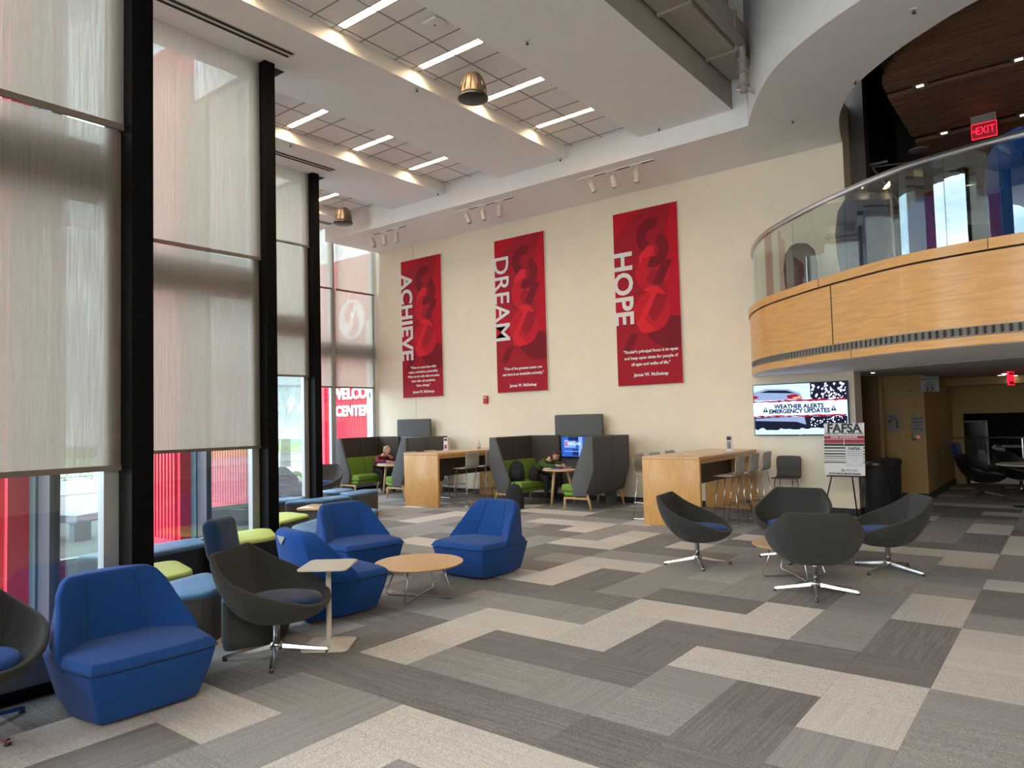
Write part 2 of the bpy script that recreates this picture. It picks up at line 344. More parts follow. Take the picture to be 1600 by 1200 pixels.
# sawtooth window bays
XW = {4: (-14.5, 8.45, YW), 3: (-11.42, 5.4, 8.33), 2: (-8.35, 2.4, 5.32), 1: (-5.38, -.63, 2.31), 0: (-2.35, -3.66, -.70), -1: (.65, -6.9, -3.73)}
SH = {4: (2.58, 5.03), 3: (2.58, 5.05), 2: (1.405, 3.85), 1: (1.41, 3.85), 0: (1.41, 3.85), -1: (1.41, 3.85)}
for k, (xw, y0, y1) in XW.items():
    wn = struct(MB().box(xw-.07, xw+.0, y0, y1, .30, .36).build('window_%d' % (k+2), M_alu))
    bx('glass_pane', M_glass, xw-.045, xw-.035, y0, y1, .36, 6.75, wn)
    bx('sill_panel', mat('sill_panel', (.16, .21, .27), .4, metal=.2), xw-.07, xw-.01, y0, y1, .06, .30, wn)
    bx('base_strip', M_black, xw-.07, xw+.02, y0, y1, -.01, .06, wn)
    bx('spandrel_beam', mat('spandrel', (.09, .075, .065), .8), xw-.26, xw-.10, y0-.2, y1+.05, 3.36, 3.76, wn)
    bx('head_rail', M_alu, xw-.07, xw+.0, y0, y1, 6.75, 6.85, wn)
    js = [y1-.10] if k != 4 else [y1-.14, 11.25]
    for q in js: bx('jamb', M_alu, xw-.07, xw+.02, q, q+(.10 if q > 12 or k != 4 else .15), .06, 6.75, wn)
    zb, zh = SH[k]
    spans = [(y0+.05, y1+.01)] if k != 4 else [(y0+.05, 11.28), (11.37, 12.62)]
    for (a, b) in spans:
        side = {4: 'tall window nearest the red banners', 3: 'third window bay', 2: 'second window bay, beside the headrest chair', 1: 'nearest window bay at far left'}.get(k)
        if k == 4: lab = 'beige mesh roller shade of the end window, %s' % ('right of its mullion, beside the white wall' if a > 11 else 'left of its mullion')
        elif k > 0: lab = 'beige mesh roller shade of the ' + side
        else: lab = 'beige mesh roller shade of a window bay beside the camera, number %s' % ('one' if k == 0 else 'two')
        sh = thing('roller_shade', lab, 'shade', (xw+.06, (a+b)/2, zb), 0, 'roller shades along the windows')
        w2 = (b-a)/2; H = 6.60-zb
        bx('upper_fabric', M_shade, .03, .032, -w2, w2, zh-zb, H, sh); bx('lower_fabric', M_shade, -.012, -.010, -w2, w2, .03, zh-zb-.012, sh)
        bx('lap_rail', M_hem, .02, .04, -w2, w2, zh-zb-.015, zh-zb+.03, sh); bx('hem_bar', M_hem, -.022, .002, -w2, w2, 0, .038, sh)
    if k in (1, 2, 3, 0):
        co = struct(bx('trim_%d' % (k+1), M_black, xw-.06, xw+.22, y1, y1+.15, 0, Z1+.15))
        # glazed return and outer pier of the bay
        yr = y1+.09
        xo = xw-3.03
        dn = struct(bx('window_%d' % (k+10), M_alu, xw-1.45, xw-.06, yr-.03, yr+.03, 0, .08))
        bx('glass_pane', M_glass, xw-1.37, xw-.06, yr-.005, yr+.005, .08, 6.62, dn)
        bx('head_rail', M_white, xw-1.45, xw-.06, yr-.04, yr+.04, 6.62, 6.78, dn)
        bx('dark_mullion', M_darkp, xw-1.62, xw-1.37, yr-.04, yr+.04, 0, 6.9, dn); bx('teal_mullion', M_teal, xw-1.76, xw-1.62, yr-.06, yr+.04, 0, 6.9, dn)
        pr_ = struct(bx('wall_pier_%d' % k, M_red, xo-.25, xw-1.76, yr-.22, yr+.02, .10, 7.4))
        bx('base_slab', M_red, xo-.35, xw-1.70, yr-.55, yr+.02, -.1, .10, pr_)
        nrib = 15; x0 = xo-.2; x1 = xw-1.86
        for q in range(nrib): 
            x = x0+(x1-x0)*q/(nrib-1); bx('rib', M_red, x-.02, x+.02, yr-.262, yr-.22, .10, 7.36, pr_)
        bx('seam_band', M_red, xo-.25, xw-1.80, yr-.27, yr-.22, 3.58, 3.70, pr_)
# soffit above windows (gypsum), gyp ceiling strips between coffers
cg = struct(bx('ceiling', M_gyp, -14.7, -13.35, 8.35, YB, Z1, Z2+.25))
def gyp(name, x0, x1, y0, y1, z0=Z1, z1=Z2+.25): return bx(name, M_gyp, x0, x1, y0, y1, z0, z1, cg)
gyp('ceiling_strip', -11.90, -10.25, 5.35, YB); gyp('ceiling_strip', -8.80, -7.15, 2.33, YB); gyp('ceiling_strip', -5.69, -4.05, -.7, YB)
gyp('ceiling_strip', -13.35, -11.90, 8.35, 8.75); gyp('ceiling_strip', -10.25, -8.80, 5.35, 5.68); gyp('ceiling_strip', -7.15, -5.69, 2.33, 2.80)
gyp('ceiling_strip', -4.05, 6.4, -7, -2.5); gyp('ceiling_strip', -4.05, -2.35, -2.5, -.7, Z1, Z2+.2)
for xw, yy in ((-11.42, 8.33), (-8.35, 5.32), (-5.38, 2.31)):
    bx('shade_pocket', M_dark, xw-.26, xw+.13, yy+.03, yy+.36, Z1-.004, Z1, cg)
gyp('end_soffit', -14.30, -3.82, YB, YW+.05, ZS, Z2+.25)
# coffers: tiles, grid, light troughs
LY = [9.87-1.39*k for k in range(0, 6)]
grid_c = 0
for ci, (xl, y_s) in enumerate(((-7.15, 2.80), (-10.25, 5.68), (-13.35, 8.75))):
    gb = MB(); gb.box(xl, xl+1.46, y_s, YB, Z2+.08, Z2+.10)
    gb.build('tile_backing', M_dark, cg)
    gb = MB(); cols = [(xl, xl+.10), (xl+.10, xl+.72), (xl+.72, xl+1.34), (xl+1.34, xl+1.46)]
    for x in (xl+.10, xl+.72, xl+1.34): gb.box(x-.009, x+.009, y_s, YB, Z2-.002, Z2+.006)
    ycuts = [YB, 10.87]; lits = [yy for yy in LY if yy > y_s+.15]
    for yy in lits: ycuts += [yy+.39+0.0, yy+.07, yy-.07, yy-.39] if False else [yy+.39, yy+.065, yy-.065, yy-.39]
    ycuts = sorted(set([round(q, 3) for q in ycuts if q > y_s+.05] + [y_s]))
    for y in ycuts[1:-1]: gb.box(xl, xl+1.46, y-.009, y+.009, Z2-.002, Z2+.006)
    gb.build('ceiling_grid', M_tbar, cg)
    for a, b in zip(ycuts[:-1], ycuts[1:]):
        for q, (c, d) in enumerate(cols):
            if any(abs((a+b)/2-yy) < .02 for yy in lits) and q in (1, 2): continue
            bx('ceiling_tile', M_tile, c+.006, d-.006, a+.006, b-.006, Z2+.004, Z2+.018, cg)
    for n_, yy in enumerate(lits):
        which = ('right', 'middle', 'left')[ci]; pos = ['nearest the banner wall', 'second from the banner wall', 'third from the banner wall', 'fourth from the banner wall', 'fifth from the banner wall', 'sixth from the banner wall'][LY.index(yy)]
        lt = thing('linear_light', 'glowing linear ceiling light in the %s coffer, %s' % (which, pos), 'light', (xl+.72, yy, Z2), 0, 'linear lights in the ceiling coffers')
        bx('diffuser', M_trough, -.60, .60, -.055, .055, .040, .046, lt)
        MB().box(-.615, .615, -.064, -.056, .0, .046).box(-.615, .615, .056, .064, .0, .046).box(-.615, -.602, -.056, .056, .0, .046).box(.602, .615, -.056, .056, 0, .046).build('housing', M_offw, lt)
for n_, (x, y) in enumerate([(x, y) for x in (-3.0, -1.2, .6, 2.4, 4.2, 5.4) for y in (-5.2, -3.6)]):  # unseen lights added behind the camera to brighten the room
    lt = thing('linear_light', 'added fill light out of view behind the camera, %s row, %s' % ('first second third fourth fifth sixth'.split()[n_//2], ('far end', 'near end')[n_ % 2]), 'light', (x, y, Z1), 0, 'added fill lights behind the camera')
    bx('diffuser', M_fill, -.60, .60, -.055, .055, -.012, -.004, lt); bx('trim', M_offw, -.615, .615, -.064, .064, -.004, .0, lt)
# linear diffusers (black slots)
for n_, (x, ya, yb_) in enumerate(((-7.78, 2.6, 5.50), (-10.83, 5.6, 8.54), (-13.85, 8.6, 10.85))):
    dv = thing('slot_diffuser', 'black double-slot air diffuser in the ceiling over the %s window bay' % ('second', 'third', 'end')[n_], 'vent', (x, ya, Z1), 0, 'slot diffusers along the windows')
    L = yb_-ya
    bx('frame', M_offw, -.085, .085, 0, L, -.006, 0, dv)
    for s in (-.05, .0, .05):
        if s: bx('slot', M_dark, s-.022, s+.022, .03, L-.03, -.010, -.004, dv)
    bx('blade', M_offw, -.02, .02, .02, L-.02, -.010, -.004, dv)
# sprinklers
spr = None
SP = [((-7.23, 7.2, Z1), 'ceiling strip between the right and middle coffers'), ((-5.25, 7.2, Z1), 'ceiling strip right of the coffers, over the room'), ((-5.25, 10.85, Z1), 'ceiling strip right of the coffers, by the end soffit'),
      ((-7.28, 10.92, Z1), 'far end of the strip left of the right coffer'), ((-10.32, 7.24, Z1), 'strip left of the middle coffer'), ((-10.34, 10.86, Z1), 'far end of the strip left of the middle coffer'),
      ((-3.21, 11.23, ZS), 'curved soffit near the banner wall'), ((-1.22, 9.01, ZS), 'curved soffit at the top of the picture'), ((-2.15, 10.45, ZS), 'inner edge of the curved soffit')]
for p, lab in SP:
    if spr is None:
        spr = thing('sprinkler', 'small white sprinkler head on the ' + lab, 'sprinkler', p, 0, 'sprinkler heads')
        MB().lathe([(.045, 0), (.045, -.006), (.012, -.008)], 16).build('escutcheon', M_white, spr, smooth=False)
        MB().tube([(0, 0, -.006), (0, 0, -.04)], .009).lathe([(.022, -.04), (.022, -.044)], 12).build('deflector', M_signd, spr)
    else: dup(spr, p, 0, 'small white sprinkler head on the ' + lab)
ap = thing('access_point', 'white square wireless access point on the ceiling tiles', 'access point', (-6.06, 6.37, Z2), 0)
MB().box(-.12, .12, -.12, .12, -.05, -.002).build('housing', M_white, ap, bevel=.04, seg=4)
bx('led', M_signd, -.012, .012, -.012, .012, -.052, -.05, ap)
# pendant speakers
def speaker(p, lab):
    t = thing('pendant_speaker', lab, 'speaker', p, 0, 'pendant speakers')
    prof = [(.05, 0), (.11, -.02), (.14, -.08), (.165, -.18), (.19, -.29), (.20, -.33)]
    MB().lathe([(r, z-.14) for r, z in prof], 28).build('housing', M_bronze, t, smooth=True)
    MB().lathe([(.20, -.47), (.215, -.48), (.215, -.50), (.19, -.515), (.0005, -.52)], 28).build('grille', M_blackp, t, smooth=True)
    mb = MB()
    for k in range(12):
        a = k*PI/6; c, s = math.cos(a), math.sin(a)
        mb.tube([(c*.125, s*.125, -.19), (c*.172, s*.172, -.32), (c*.188, s*.188, -.42)], [.006, .014, .006], 6)
    mb.build('ribs', M_bronze, t, smooth=True)
    MB().tube([(0, 0, 0), (0, 0, -.06), (.02, 0, -.08), (0, 0, -.11), (-.02, 0, -.08), (0, 0, -.06)], .004, 6).tube([(0, 0, -.1), (0, 0, -.15)], .008).build('hanger', M_steel, t)
    return t
speaker((-6.42, 7.49, Z2), 'large bronze pendant speaker under the right coffer'); speaker((-12.75, 10.3, Z2), 'far bronze pendant speaker near the end window')
# track lights
def track(x0, x1, y, which):
    t = thing('track_light', 'white track with three cylinder spotlights over the %s banner' % which, 'track light', ((x0+x1)/2, y, ZS), 0, 'track lights along the soffit')
    L = (x1-x0)/2
    bx('track', M_white, -L, L, -.018, .018, -.025, 0, t)
    for q, fx in enumerate((-.62, -.02, .58)):
        bx('black_slot', M_blackp, (fx+.12)*L, (fx+.42)*L, -.019, .019, -.030, -.024, t)
    for q, (fx, tl) in enumerate(((-.62, .45), (-.02, .2), (.58, 0))):
        x = fx*L; Mx = Matrix.Translation((x, 0, -.10)) @ Matrix.Rotation(tl, 4, 'Y').inverted()
        h = MB().lathe([(.048, -.02), (.052, -.03), (.052, -.24), (.045, -.245), (.04, -.20)], 20, Mx).build('spot_head', M_offw, t, smooth=False)
        MB().tube([(x, 0, -.02), (x, 0, -.14)], .010).build('stem', M_white, h)
track(-13.21, -11.78, 11.28, 'leftmost red'); track(-10.24, -8.70, 11.28, 'middle red'); track(-7.19, -5.58, 11.28, 'rightmost red')

# dark plenum opening with duct and pipe, curved bulkhead
oc = spline([(-3.82, 10.99, 0), (-3.40, 10.15, 0), (-2.83, 9.31, 0), (-1.98, 8.61, 0), (-1.0, 8.15, 0), (.2, 7.9, 0), (2.5, 7.85, 0), (6.3, 8.1, 0)], 8)
ic = spline([(-2.86, 12.72, 0), (-2.82, 12.45, 0), (-2.64, 11.61, 0), (-2.39, 10.96, 0), (-2.12, 10.52, 0), (-1.62, 9.98, 0), (-1.17, 9.61, 0), (-.64, 9.27, 0), (.2, 9.0, 0), (2.5, 8.9, 0), (6.3, 9.1, 0)], 6)
def resample(P, n):
    L = [0]
    for a, b in zip(P[:-1], P[1:]): L.append(L[-1]+(b-a).length)
    o = []
    for k in range(n):
        t = L[-1]*k/(n-1); i = max(j for j in range(len(L)) if L[j] <= t+1e-9); i = min(i, len(P)-2)
        o.append(P[i].lerp(P[i+1], (t-L[i])/max(1e-9, L[i+1]-L[i])))
    return o
A = resample(oc, 49); B = resample(ic, 49)
rings = [[Vector((a.x, a.y, ZS)), Vector((b.x, b.y, ZS)), Vector((b.x, b.y, ZS+.35)), Vector((b.x+.03, b.y+.02, 8.4)), Vector((a.x, a.y, 8.4))] for a, b in zip(A, B)]
rings = [[Vector((-3.82, 10.99, ZS)), Vector((-3.82, 12.72, ZS)), Vector((-3.82, 12.72, ZS+.35)), Vector((-3.82, 12.73, 8.4)), Vector((-3.82, 10.99, 8.4))]] + rings
bk = MB().loft(rings).build('ceiling_curved_bulkhead', M_gyp, smooth=True); struct(bk)
md = bk.modifiers.new('e', 'EDGE_SPLIT'); md.split_angle = R(35)
pl = struct(bx('ceiling_plenum', M_dark, -4.3, 6.4, -2.6, 11.1, 8.3, 8.4))
bx('plenum_side', M_duct, -4.10, -4.042, -2.5, YB-.02, Z1+.01, 8.3, pl); bx('plenum_end', M_gyp, -4.10, -3.815, YB-.012, YB+.06, ZS+.001, 8.3, pl); bx('plenum_back', M_dark, -4.1, 6.4, -2.6, -2.5, Z2, 8.3, pl)
dc = thing('air_duct', 'rectangular painted air duct up in the dark ceiling opening', 'duct', (-3.98, 0, 6.86), 0)
for k in range(8): bx('duct_section', M_duct, -.02, .40, 9.93-1.55*(k+1), 9.93-1.55*k-.012, 0, .55, dc)
for k in range(7): bx('flange', M_duct, -.04, .43, 9.93-1.55*k-.03, 9.93-1.55*k+.03, -.03, .58, dc)
bx('duct_end', M_duct, -.02, .40, 9.96, 10.75, 0, .55, dc)
pp = thing('sprinkler_pipe', 'painted steel pipe with valve at the corner of the ceiling opening', 'pipe', (-3.50, 0, 6.78), 0)
MB().tube([(0, -2.4, .15), (0, 9.9, .15)], .065, 12).build('pipe_run', M_duct, pp, smooth=True)
MB().tube([(0, 9.85, .15), (-.02, 10.02, .10), (-.03, 10.05, -.10), (-.03, 10.06, -.5)], .055, 12).build('drop', M_duct, pp, smooth=True)
for z in (-.02, -.2, -.38): MB().lathe([(.085, z), (.085, z-.035)], 16, Matrix.Translation((-.03, 10.06, 0))).build('coupling', M_duct, pp)
MB().tube([(-.03, 10.06, -.42), (.1, 10.2, -.50)], .035).tube([(-.12, 10.0, -.46), (.02, 10.06, -.46)], .015).build('valve', M_steel, pp)

# balcony
bc = spline([(-4.50, 12.72, 0), (-4.38, 12.3, 0), (-4.08, 11.6, 0), (-3.62, 10.90, 0), (-3.0, 10.26, 0), (-2.39, 9.72, 0), (-1.54, 9.12, 0), (-.9, 8.89, 0), (-.34, 8.78, 0), (.4, 8.72, 0), (1.8, 8.72, 0), (3.4, 8.9, 0), (6.2, 9.4, 0)], 8)
bc = resample(bc, 120)
def nrm(P, i):
    d = (P[min(i+1, len(P)-1)]-P[max(i-1, 0)]).normalized(); return Vector((-d.y, d.x, 0))  # into the balcony
NR = [nrm(bc, i) for i in range(len(bc))]
def sweep(name, m, i0, i1, prof, parent=None, smooth=True, bev=0):
    rings = [[bc[i] + NR[i]*a + Vector((0, 0, z)) for a, z in prof] for i in range(i0, i1+1)]
    o = MB().loft(rings).build(name, m, parent, smooth=smooth)
    md = o.modifiers.new('e', 'EDGE_SPLIT'); md.split_angle = R(35)
    return o
bal = struct(sweep('floor_balcony', M_gyp, 0, 119, [(.06, 2.34), (.06, 2.60), (1.6, 3.28), (3.0, 3.28), (3.0, 2.36)]))
cuts = [0, 33, 119]
def arc_index(x):
    return min(range(len(bc)), key=lambda i: abs(bc[i].x-x) + (0 if bc[i].y < 12.9 else 9))
i_a = arc_index(-2.40); i_b = arc_index(2.0)
# main fascia panels, cap, grille, lower band (each a part)
for a, b in ((0, i_a), (i_a, i_b), (i_b, 119)):
    sweep('fascia_panel', M_woodf, a, b, [(0, 2.545), (0, 3.30), (.04, 3.30), (.04, 2.545)], bal)
for i_, z0, z1 in ((i_a, 2.545, 3.30), (arc_index(-2.55), 3.32, 3.43), (arc_index(-2.2), 2.345, 2.44), (arc_index(-.6), 3.32, 3.43)):
    p = bc[i_]; d = NR[i_]; tt = Vector((d.y, -d.x, 0)); pts = [p + tt*a - d*(.024 if z0 > 3.3 else .008) + Vector((0, 0, z)) for a, z in ((-.003, z0), (.003, z0), (.003, z1), (-.003, z1))]
    MB().add(pts + [q + d*.01 for q in pts], [(0, 1, 2, 3), (4, 5, 6, 7), (0, 1, 5, 4), (2, 3, 7, 6), (1, 2, 6, 5), (0, 3, 7, 4)]).build('panel_joint', M_dark, bal)
ic2 = arc_index(-2.55); ic3 = arc_index(-.6)
for a, b in ((0, ic2), (ic2, ic3), (ic3, 119)): sweep('fascia_cap', M_woodf, a, b, [(-.02, 3.32), (-.02, 3.43), (.12, 3.43), (.12, 3.32)], bal)
for a, b in ((0, arc_index(-2.2)), (arc_index(-2.2), 119)): sweep('lower_band', M_woodf, a, b, [(-.005, 2.345), (-.005, 2.44), (.06, 2.44), (.06, 2.345)], bal)
sweep('shadow_gap', M_dark, 0, 119, [(.03, 2.43), (.03, 3.33), (.05, 3.33), (.05, 2.43)], bal)
gm = MB()
fine = resample(bc, 330)
for i in range(len(fine)-1):
    a, b = fine[i], fine[i+1]
    if a.x > 1.2: break
    d = (b-a).normalized(); n = Vector((-d.y, d.x, 0))
    for q in range(4):
        z = 2.456+q*.021
        s = .35 if i % 2 else 0
        p = a + d*(b-a).length*s + n*.005 + Vector((0, 0, z))
        e = p + d*(b-a).length*.75 + Vector((0, 0, .019))
        gm.add([p, p+d*.017, e+d*.017, e, p+n*.01, p+d*.017+n*.01, e+d*.017+n*.01, e+n*.01], [(0, 1, 2, 3), (4, 5, 6, 7), (0, 4, 7, 3), (1, 5, 6, 2)])
M_gri = mat('grille_paint', (.27, .25, .22), .6)
gm.build('grille_blades', M_gri, bal, kind='stuff')
for z in (2.445, 2.536): sweep('grille_frame', M_gri, 0, 119, [(-.002, z), (-.002, z+.01), (.02, z+.01), (.02, z)], bal)
br = struct(sweep('trim_handrail', M_steel, 0, 119, [(.06, 4.42), (.05, 4.445), (.06, 4.475), (.09, 4.485), (.12, 4.475), (.13, 4.445), (.12, 4.42)]))
xs = [-3.15, -2.21, -1.55, -1.08, -.56, .1, .9, 2.0, 3.5]
idx = [0, arc_index(-4.1)] + [arc_index(x) for x in xs] + [119]
for a, b in zip(idx[:-1], idx[1:]):
    rings = [[bc[i].lerp(bc[i+1], (.06 if i == a else 0)) + NR[i]*q + Vector((0, 0, z)) if i < b else bc[i] + NR[i]*q + Vector((0, 0, z)) for q, z in ((.085, 3.43), (.085, 4.43), (.095, 4.43), (.095, 3.43))] for i in range(a, b+1)]
    MB().loft(rings).build('glass_panel', M_bglass, br)
# underside soffit & corridor ceiling
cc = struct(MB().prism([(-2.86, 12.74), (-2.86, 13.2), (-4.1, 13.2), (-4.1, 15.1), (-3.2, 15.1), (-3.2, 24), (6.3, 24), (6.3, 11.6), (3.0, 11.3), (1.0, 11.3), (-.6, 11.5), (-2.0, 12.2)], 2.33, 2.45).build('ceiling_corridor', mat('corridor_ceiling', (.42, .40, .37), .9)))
struct(bx('ceiling_corridor_beam', M_yell, -2.9, 6.3, 18.0, 24, 2.17, 2.34))
# upper floor
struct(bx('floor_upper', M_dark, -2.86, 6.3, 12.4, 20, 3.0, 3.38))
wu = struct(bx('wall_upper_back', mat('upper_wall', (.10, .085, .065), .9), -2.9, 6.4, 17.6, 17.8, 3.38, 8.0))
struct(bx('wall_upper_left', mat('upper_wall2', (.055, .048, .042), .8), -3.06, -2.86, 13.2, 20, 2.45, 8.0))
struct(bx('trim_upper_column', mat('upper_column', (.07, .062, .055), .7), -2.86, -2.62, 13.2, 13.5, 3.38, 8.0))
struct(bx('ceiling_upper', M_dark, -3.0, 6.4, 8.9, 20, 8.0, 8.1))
sl = thing('slatted_ceiling', 'dark wooden slatted ceiling above the upper floor', 'ceiling', (-1.99, 0, 6.36), 0)
for (ya, yb_) in ((9.2, 11.52), (11.74, 13.80), (14.04, 17.0)):
    y = ya; 
    while y < yb_-.02:
        xl = 0
        if y < 11.52: xl = .02 + .80*max(0, (11.3-y)/1.5)**1.6
        
        bx('slat', M_slat, xl, 8.0, y, y+.048, -.055, .02, sl); y += .082
    bx('backing', M_dark, .1, 8.0, ya+.05, yb_-.02, .02, .05, sl)
for (ya, lab) in ((11.52, 0), (13.80, 1)):
    bx('slot', M_dark, 0, 8.0, ya, ya+.22, .0, .03, sl)
for n_, (x, y) in enumerate(((-1.55, 11.63), (-.39, 11.63), (-1.54, 13.92), (-.45, 13.92))):
    dl = thing('slot_downlight', 'small square downlight in the slatted ceiling, %s, %s end' % ('front row' if y < 13 else 'rear row', 'left' if x < -1 else 'right'), 'light', (x, y, 6.34), 0, 'downlights in the slatted ceiling')
    bx('bezel', M_steel, -.09, .09, -.07, .07, -.03, .0, dl); bx('lamp', M_lamp, -.045, .045, -.03, .03, -.034, -.029, dl)
MB().lathe([(.16, 0), (.16, -.02), (.10, -.035)], 24, Matrix.Translation((-1.99, 14.36, 6.27))).build('ceiling_speaker', mat('round_grey', (.25, .24, .22), .7))
tag(bpy.data.objects['ceiling_speaker'], 'round grey ceiling speaker left of the upper exit sign', 'speaker')
# struts in the dark
st = thing('ceiling_struts', 'thin dark metal struts in the dark corner above the upper floor', 'strut', (-2.6, 13.6, 5.6), 0)
mstr = mat('dark_steel', (.10, .095, .09), .5)
MB().tube([(0, 0, .3), (.55, .2, -.7)], .018).build('strut', mstr, st); MB().tube([(0, 0, .3), (.8, .1, .25)], .012).build('wire', mstr, st); MB().box(-.1, .25, -.02, .02, .32, .36).build('bracket', mstr, st)
def exit_sign(loc, rz, lab, arrow=True):
    t = thing('exit_sign', lab, 'sign', loc, rz, 'red exit signs')
    bx('mount', mat('grey_mount', (.22, .2, .19), .5), -.17, .17, -.03, .03, .0, .13, t)
    bx('face', M_exitd, -.17, .17, -.012, .012, -.24, 0, t)
    for sgn in (-1, 1):
        M = Matrix.Rotation(0 if sgn > 0 else PI, 4, 'Z') @ frame_xz(.015, -.014, -.12)
        text('letters', '<', .11, M_exit, t, M @ Matrix.Translation((-.145, 0, 0)), ext=.001); text('letters', 'EXIT', .165, M_exit, t, M, ext=.001, bold=.002, sx=.70, ls=1.1)
    bb = MB()
    for a in ((-.17, .17, -.24, -.232), (-.17, .17, -.008, 0), (-.17, -.163, -.24, 0), (.163, .17, -.24, 0)): bb.box(a[0], a[1], -.0135, .0135, a[2], a[3])
    bb.build('edge', M_exit, t)
    return t
exit_sign((-.947, 13.45, 6.176), R(0), 'red exit sign hanging over the upper floor balustrade')
exit_sign((-.93, 15.8, 2.32), R(80), 'red exit sign seen edge-on below the corridor ceiling')
# blue high-back seats upstairs
def pod(loc, rz, lab, m=M_blue, s=1.0):
    t = thing('high_back_chair', lab, 'chair', loc, rz, 'blue high-back chairs upstairs')
    rings = []
    for z, w_, d_ in ((.0, .30, .30), (.15, .36, .36), (.45, .40, .38), (.8, .42, .36), (1.15, .36, .30), (1.32, .22, .2), (1.36, .05, .1)):
        rings.append([Vector((s*w_*math.sin(a)*1.0, s*d_*(-.2+math.cos(a)*.8), z*s)) for a in [2*PI*k/24 for k in range(24)]])
    MB().loft(rings).build('backrest', m, t, smooth=True)
    MB().box(-.3*s, .3*s, -.5*s, .1*s, .2*s, .45*s).build('seat', M_bluedark, t, bevel=.06, seg=3)
    return t
pod((-.35, 9.75, 3.43), R(160), 'tall blue high-back chair behind the balustrade at the right edge')
pod((-1.35, 9.95, 3.43), R(170), 'low dark blue chair behind the middle of the balustrade', s=.62)
pod((-2.15, 10.35, 3.43), R(170), 'dark blue chair behind the balustrade, beside the glass joint', M_bluedark, .85)
pod((-3.25, 11.35, 3.43), R(170), 'dark chair at the left end of the balcony', M_greyp, .62)
dv = thing('upper_glass_partition', 'glazed office partition at the back of the upper floor', 'partition', (0, 14.6, 3.38), 0)
for x in (-2.5, -1.75, -1.0, -.25, .5): bx('post', M_steel, x-.02, x+.02, -.02, .02, 0, 2.3, dv)
for x in (-2.5, -1.75, -1.0, -.25): bx('pane', M_bglass, x+.02, x+.73, -.004, .004, 0, 2.3, dv)

# corridor under the balcony
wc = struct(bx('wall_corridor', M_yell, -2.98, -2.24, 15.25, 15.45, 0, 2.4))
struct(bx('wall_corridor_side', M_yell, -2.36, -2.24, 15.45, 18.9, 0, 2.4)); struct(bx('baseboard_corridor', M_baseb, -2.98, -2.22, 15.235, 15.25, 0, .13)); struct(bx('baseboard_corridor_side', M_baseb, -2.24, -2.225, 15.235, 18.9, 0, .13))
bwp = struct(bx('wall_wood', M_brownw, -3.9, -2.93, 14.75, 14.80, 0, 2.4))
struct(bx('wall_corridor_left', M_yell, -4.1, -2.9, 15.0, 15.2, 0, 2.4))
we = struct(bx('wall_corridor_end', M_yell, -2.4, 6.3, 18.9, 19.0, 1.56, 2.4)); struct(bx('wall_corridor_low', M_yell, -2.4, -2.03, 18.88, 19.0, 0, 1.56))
bx('ledge', M_brownw, -2.36, -2.0, 18.84, 19.0, 1.0, 1.04, we)
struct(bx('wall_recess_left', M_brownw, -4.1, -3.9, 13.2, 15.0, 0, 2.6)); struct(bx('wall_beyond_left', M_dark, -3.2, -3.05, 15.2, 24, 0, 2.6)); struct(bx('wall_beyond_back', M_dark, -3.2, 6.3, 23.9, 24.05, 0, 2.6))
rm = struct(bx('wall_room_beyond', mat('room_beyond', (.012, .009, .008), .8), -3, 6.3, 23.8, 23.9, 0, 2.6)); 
hr = thing('handrail', 'bright steel handrail across the dark opening at the corridor end', 'handrail', (0, 18.8, 1.03), 0)
MB().tube([(-2.02, 0, 0), (1.5, 0, 0)], .022, 10).build('rail', M_steel, hr, smooth=True)
bx('bottom_strip', M_white, -1.95, 1.0, .02, .05, -1.0, -.82, hr); bx('post', M_steel, -.98, -.96, -.01, .01, -1.03, 0, hr); bx('guard_glass', M_glass, -2.0, 1.5, .03, .04, -.82, -.05, hr)
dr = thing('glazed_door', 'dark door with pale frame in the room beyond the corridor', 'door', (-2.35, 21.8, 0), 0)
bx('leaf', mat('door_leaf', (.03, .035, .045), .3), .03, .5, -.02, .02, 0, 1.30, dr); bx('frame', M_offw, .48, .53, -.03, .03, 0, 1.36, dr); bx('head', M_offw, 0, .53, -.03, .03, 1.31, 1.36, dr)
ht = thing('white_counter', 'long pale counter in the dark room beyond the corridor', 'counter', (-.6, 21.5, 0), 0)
bx('top', M_offw, -.9, 2.0, -.3, .3, .70, .76, ht, bevel=.01); bx('leg', M_blackp, -.5, -.46, -.1, .1, 0, .7, ht); bx('leg', M_blackp, .3, .34, -.1, .1, 0, .7, ht)
